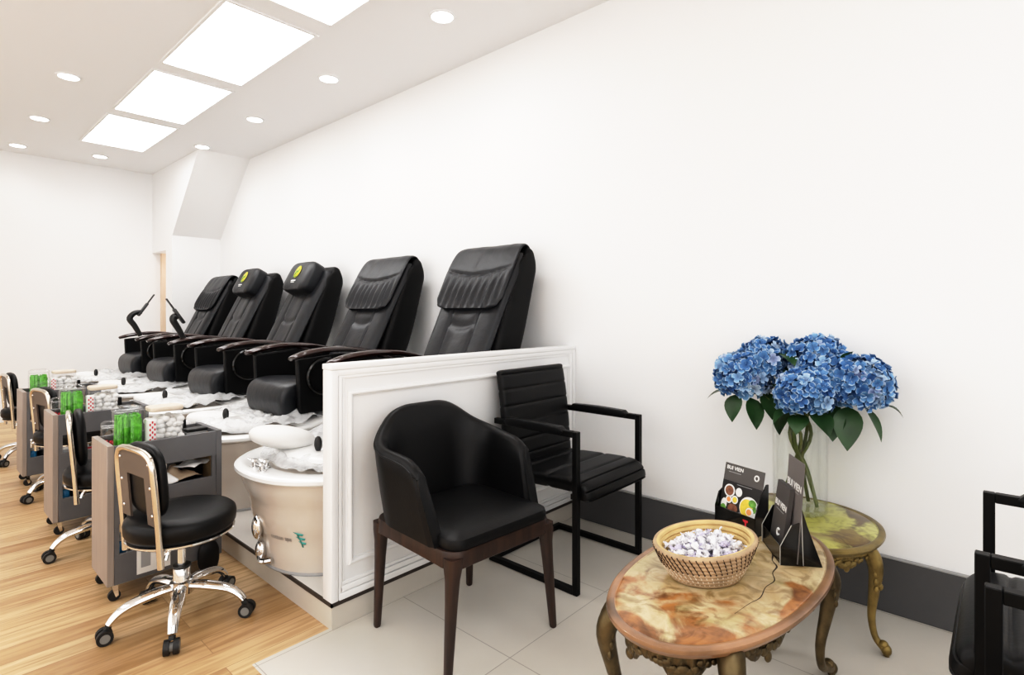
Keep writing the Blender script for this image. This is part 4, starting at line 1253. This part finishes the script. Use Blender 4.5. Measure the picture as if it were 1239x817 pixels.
def candy_mesh(seed, m):
    mb = MB(); rnd = random.Random(seed)
    mb.ell((0, 0, 0), (.013, .009, .008), 6)
    for v in mb.bm.verts: v.co += Vector((rnd.uniform(-.0025, .0025), rnd.uniform(-.0025, .0025), rnd.uniform(-.0025, .0025)))
    for s in (-1, 1):
        n = 7; V = [(s * .011, 0, 0)] + [(s * (.022 + .004 * rnd.random()), (k - 3) * .0042, .005 * (-1) ** k * rnd.random()) for k in range(n)]
        mb.raw(V, [(0, k, k + 1) for k in range(1, n)])
    o = mb.build('wrapped_sweet', m, ang=30)
    tag(o, 'small white and lilac wrapped sweet heaped in the straw basket', 'sweet', 'wrapped sweets in the straw basket')
    return o
protos = [candy_mesh(s, M['candy'] if s % 6 else M['candy2']) for s in range(6)]
rnd = random.Random(11); cnt = 0
def put_candy(x, y, z):
    global cnt
    p = protos[cnt % 6]
    o = p if cnt < 6 else p.copy()
    if cnt >= 6: C.objects.link(o)
    cz, szz = cos(radians(-26)), sin(radians(-26))
    o.location = (BX + x * cz - y * szz, BY + x * szz + y * cz, BZ + z)
    o.rotation_euler = (rnd.uniform(-1, 1), rnd.uniform(-.6, .6), rnd.uniform(0, 6.28)); cnt += 1
for layer, (n, zz, rm) in enumerate([(26, .056, .10), (40, .070, .105), (34, .083, .095), (18, .096, .065)]):
    for k in range(n):
        rr = rm * sqrt((k + .5) / n); a = k * 2.39996 + layer
        put_candy(rr * sxb * cos(a), rr * syb * sin(a) * .95, zz + rnd.uniform(-.004, .006))

# ------------------------------------------------------------------ leaflet holders on the coffee table
def frame_of(p0, p1):
    d = Vector((p1[0] - p0[0], p1[1] - p0[1], 0)); return math.atan2(d.y, d.x), d.length
# picture-card stand: local x along the front edge, local -y towards the viewer side
a1, w1 = frame_of((1.945, .772), (1.895, .622))
h1 = thing('card_stand', 'black stand holding a food picture card, on the onyx table behind the basket', 'card stand', (1.92, .697, .4505), a1)
lean = radians(13); RL = Matrix.Rotation(-lean, 3, 'X')
W1 = .165
mb = MB()
mb.b2(-W1 / 2, W1 / 2, -.006, -.002, 0, .060, .001, 1)
mb.b2(-W1 / 2, W1 / 2, -.006, .055, 0, .004)
mb.prism([(-.006, 0), (-.006, .06), (.012, .115), (.052, .165), (.062, .165), (.06, 0)], 0, W1 / 2 - .004, W1 / 2)
mb.prism([(-.006, 0), (-.006, .06), (.012, .105), (.03, .115), (.06, 0)], 0, -W1 / 2, -W1 / 2 + .004)
mb.build('holder', M['blackacr'], h1)
cd = thing('food_card', 'charcoal card picturing bowls of noodles and eggs, in the black card stand', 'card', (1.92, .697, .4505), a1)
cw, chh = .158, .205
def onc(x, z, d=0): return Vector((x, .004, .006)) + RL @ Vector((0, -d, 0)) + Matrix.Rotation(-lean, 3, 'X') @ Vector((0, 0, z))
mb = MB(); mb.box(onc(0, chh / 2), (cw, .0025, chh), RL, 0); mb.build('card_sheet', M['card'], cd, smooth=False)
mb = MB(); mb.box(onc(0, .075, .0015), (cw, .0008, .14), RL); mb.build('picture_panel', M['cardimg'], cd, smooth=False)
def disc(mb, x, z, rx, rz, d, n=26):
    mb.raw([onc(x + rx * cos(2 * pi * k / n), z + rz * sin(2 * pi * k / n), d) for k in range(n)], [list(range(n))])
def food(layers):
    for m_, lst in layers:
        for (x, z, rx, rz, d) in lst:
            mb = MB(); disc(mb, x, z, rx, rz, d)
            mb.build({'porcelain': 'bowl_picture', 'broth': 'broth_picture', 'herb': 'herb_picture', 'egg': 'egg_picture', 'meat': 'meat_picture'}[m_], M[m_], cd, smooth=False)
food([('porcelain', [(.038, .074, .037, .037, .0024), (-.046, .112, .022, .022, .0024), (-.008, .115, .013, .015, .0024), (-.02, .086, .013, .014, .0024), (-.044, .082, .013, .013, .0024), (-.062, .062, .012, .02, .0024), (.038, .028, .016, .024, .0024), (-.05, .03, .017, .016, .0024)]),
      ('broth', [(.030, .072, .026, .030, .003), (-.02, .086, .009, .010, .003)]),
      ('herb', [(.050, .092, .015, .013, .0036), (-.062, .045, .012, .017, .0036), (-.05, .03, .011, .010, .0036), (.04, .03, .011, .017, .0036), (.06, .075, .007, .012, .0036)]),
      ('egg', [(.042, .062, .010, .010, .0048), (-.044, .082, .008, .008, .0036)]),
      ('meat', [(-.046, .112, .017, .017, .003), (-.025, .055, .020, .016, .0022), (.005, .03, .014, .012, .0022), (-.018, .05, .005, .004, .0036)])])
mb = MB(); disc(mb, .044, .063, .015, .014, .0042); mb.build('egg_white_picture', M['porcelain'], cd, smooth=False)
mb = MB()
mb.tube([onc(-.035, .02, .003), onc(.008, .052, .003)], .0016, 5); mb.tube([onc(-.028, .018, .003), onc(.012, .05, .003)], .0012, 5); mb.build('chopsticks_picture', M['greyink'], cd)
MT = Matrix.Translation(onc(-.037, .190, .0017)) @ RL.to_4x4() @ Matrix.Rotation(pi / 2, 4, 'X')
text_part('BUI VIEN', .0175, M['whiteink'], cd, MT, bold=.0003)
MT = Matrix.Translation(onc(-.034, .158, .0017)) @ RL.to_4x4() @ Matrix.Rotation(pi / 2, 4, 'X')
mb = MB(); mb.box(onc(-.036, .176, .0016), (.05, .0006, .0022), RL); mb.box(onc(.01, .139, .0022), (.06, .0006, .0018), RL); mb.build('caption_line', M['greyink'], cd)
mb = MB(); mb.tube([onc(.052 + .0075 * cos(a), .178 + .0085 * sin(a), .002) for a in [2 * pi * k / 24 for k in range(24)]], .0024, 6, closed=True); mb.build('round_emblem', M['whiteink'], cd)
mb = MB()
mb.raw([(.034, -.0066, .046), (.054, -.0066, .046), (.054, -.0066, .040), (.047, -.0066, .036), (.047, -.0066, .020), (.041, -.0066, .020), (.041, -.0066, .036), (.034, -.0066, .040)], [list(range(8))]); mb.build('red_mark', M['red'], h1)

# leaflet stand
p0, p1 = (1.880, .592), (1.738, .496)
a2, w2 = frame_of(p0, p1)
mid = ((p0[0] + p1[0]) / 2, (p0[1] + p1[1]) / 2)
h2 = thing('leaflet_stand', 'black wedge-shaped leaflet stand at the end of the brown onyx table', 'leaflet stand', (*mid, .4505), a2)
# local frame: x runs along the front edge, +y is away from the leaflet faces
W2 = w2 / 2
mb = MB()
mb.b2(-W2, W2, -.004, 0, 0, .055, .001, 1)
mb.b2(-W2, W2, -.004, .11, 0, .004)
mb.build('front_pocket', M['blackacr'], h2)
for s in (-1, 1):
    mb = MB()
    mb.prism([(-.004, 0), (-.004, .055), (.028, .118), (.052, .128), (.058, .0)], 0, s * W2 - .002, s * W2 + .002)
    mb.prism([(.060, .002), (.056, .165), (.070, .118), (.112, .0)], 0, s * W2 - .002, s * W2 + .002)
    sd = mb.build('side_wing', M['blackacr'], h2)
    mb = MB(); mb.tube([(s * W2, .059, .002), (s * W2, .054, .165)], .0016, 6); mb.tube([(s * W2, -.005, .055), (s * W2, .027, .119)], .0012, 6); mb.tube([(s * W2, -.005, .0), (s * W2, -.005, .055)], .0012, 6); mb.build('clear_edge', M['clearedge'], sd)
mb = MB(); mb.b2(-W2 + .002, W2 - .002, .055, .058, 0, .16); mb.build('back_plate', M['blackacr'], h2)
def leaflet(x, y, w, h, lean_, th, m_, lab, textz, z0=.006):
    t = thing('leaflet', lab, 'leaflet', h2.location, a2, 'grey leaflets in the leaflet stand')
    Rl = Matrix.Rotation(-lean_, 3, 'X'); B = Vector((x, y, z0))
    mb = MB(); mb.box(B + Rl @ Vector((0, th / 2, h / 2)), (w, th, h), Rl); mb.build('leaflet_sheet', m_, t, smooth=False)
    q = B + Rl @ Vector((0, -.0006, textz))
    text_part('BUI VIEN', .021 * w / .09, M['whiteink'], t, Matrix.Translation(q) @ Rl.to_4x4() @ Matrix.Rotation(pi / 2, 4, 'X'), bold=.0003)
    mb = MB(); mb.box(B + Rl @ Vector((0, -.0004, textz - .017)), (w * .6, .0006, .002), Rl); mb.build('caption_line', M['greyink'], t)
    if textz < .15:
        mb = MB(); mb.tube([B + Rl @ Vector((.012 + .009 * cos(a), -.0012, .058 + .010 * sin(a))) for a in [pi * .25 + 2 * pi * .8 * k / 20 for k in range(21)]], .0028, 6); mb.build('round_emblem', M['whiteink'], t)
leaflet(-.018, .012, .108, .205, radians(8), .014, M['card'], 'thick dark grey leaflet pile at the front of the leaflet stand', .138)
leaflet(.028, .040, .125, .295, radians(4), .003, M['card2'], 'tall pale grey leaflet standing at the back of the leaflet stand', .215)

# ------------------------------------------------------------------ lights, camera
def area(name, loc, rot, sx, sy, e, col=(1, .98, .95)):
    l = bpy.data.lights.new(name, 'AREA'); l.shape = 'RECTANGLE'; l.size = sx; l.size_y = sy; l.energy = e; l.color = col
    o = bpy.data.objects.new(name, l); C.objects.link(o); o.location = loc; o.rotation_euler = rot; return o
area('front_wall_fill', (-.2, YF + .1, 1.5), (radians(90), 0, 0), 4.6, 2.7, 50, (.96, .98, 1))  # added fill behind the camera; the front wall has no window
area('left_wall_fill', (XL + .1, 2.6, 1.5), (radians(90), 0, radians(-90)), 7.5, 2.7, 60, (.96, .98, 1))  # added fill at the left wall, evens out long wall and ceiling
area('front_ceiling_fill', (.2, -.6, CZ - .02), (0, 0, 0), 1.6, 1.6, 24, (.97, .985, 1))  # unseen area fill standing in for ceiling lights out of view
area('side_ceiling_fill', (-1.2, 3.2, CZ - .02), (0, 0, 0), .6, 4.5, 34, (.97, .985, 1))  # another unseen fill under the ceiling, no fixture modelled
for x, y, _ in DLS:
    l = bpy.data.lights.new('downlight_lamp', 'SPOT'); l.energy = 7; l.spot_size = radians(140); l.spot_blend = 1; l.shadow_soft_size = .06; l.color = (1, .98, .96)
    o = bpy.data.objects.new('downlight_lamp', l); C.objects.link(o); o.location = (x, y, CZ - .02)
l = bpy.data.lights.new('passage_fill', 'POINT'); l.energy = 1.3; l.color = (1, .88, .78); l.shadow_soft_size = .1  # warm fill added to brighten the passage, not a fixture
o = bpy.data.objects.new('passage_fill', l); C.objects.link(o); o.location = (2.45, 7.85, 1.75)

w = bpy.data.worlds.new('world'); SC.world = w; w.use_nodes = True
w.node_tree.nodes['Background'].inputs[0].default_value = (1, 1, 1, 1); w.node_tree.nodes['Background'].inputs[1].default_value = .3

cam = bpy.data.cameras.new('camera'); co = bpy.data.objects.new('camera', cam); C.objects.link(co)
co.location = (0, 0, 1.2); co.rotation_euler = (radians(90), 0, radians(42.12 - 90))
cam.sensor_width = 36; cam.sensor_fit = 'HORIZONTAL'; cam.lens = 36 * 664 / 1239
cam.shift_y = -31.5 / 1239; cam.clip_start = .02
SC.camera = co
SC.view_settings.view_transform = 'Standard'; SC.view_settings.look = 'None'; SC.view_settings.exposure = 0.0
SC.view_settings.use_curve_mapping = True
_cm = SC.view_settings.curve_mapping; _cm.use_clip = False
_c = _cm.curves[3]
_c.points[0].location = (0, 0); _c.points[1].location = (1.25, 1.0)
for _x, _y in ((.02, .012), (.06, .046), (.12, .115), (.25, .285), (.5, .63), (.8, .875), (1.0, .945)): _c.points.new(_x, _y)
_cm.update()
SC.cycles.max_bounces = 10; SC.cycles.diffuse_bounces = 5; SC.cycles.transparent_max_bounces = 16
SC.cycles.use_denoising = True; SC.cycles.sample_clamp_indirect = 6; SC.cycles.caustics_reflective = False; SC.cycles.caustics_refractive = False
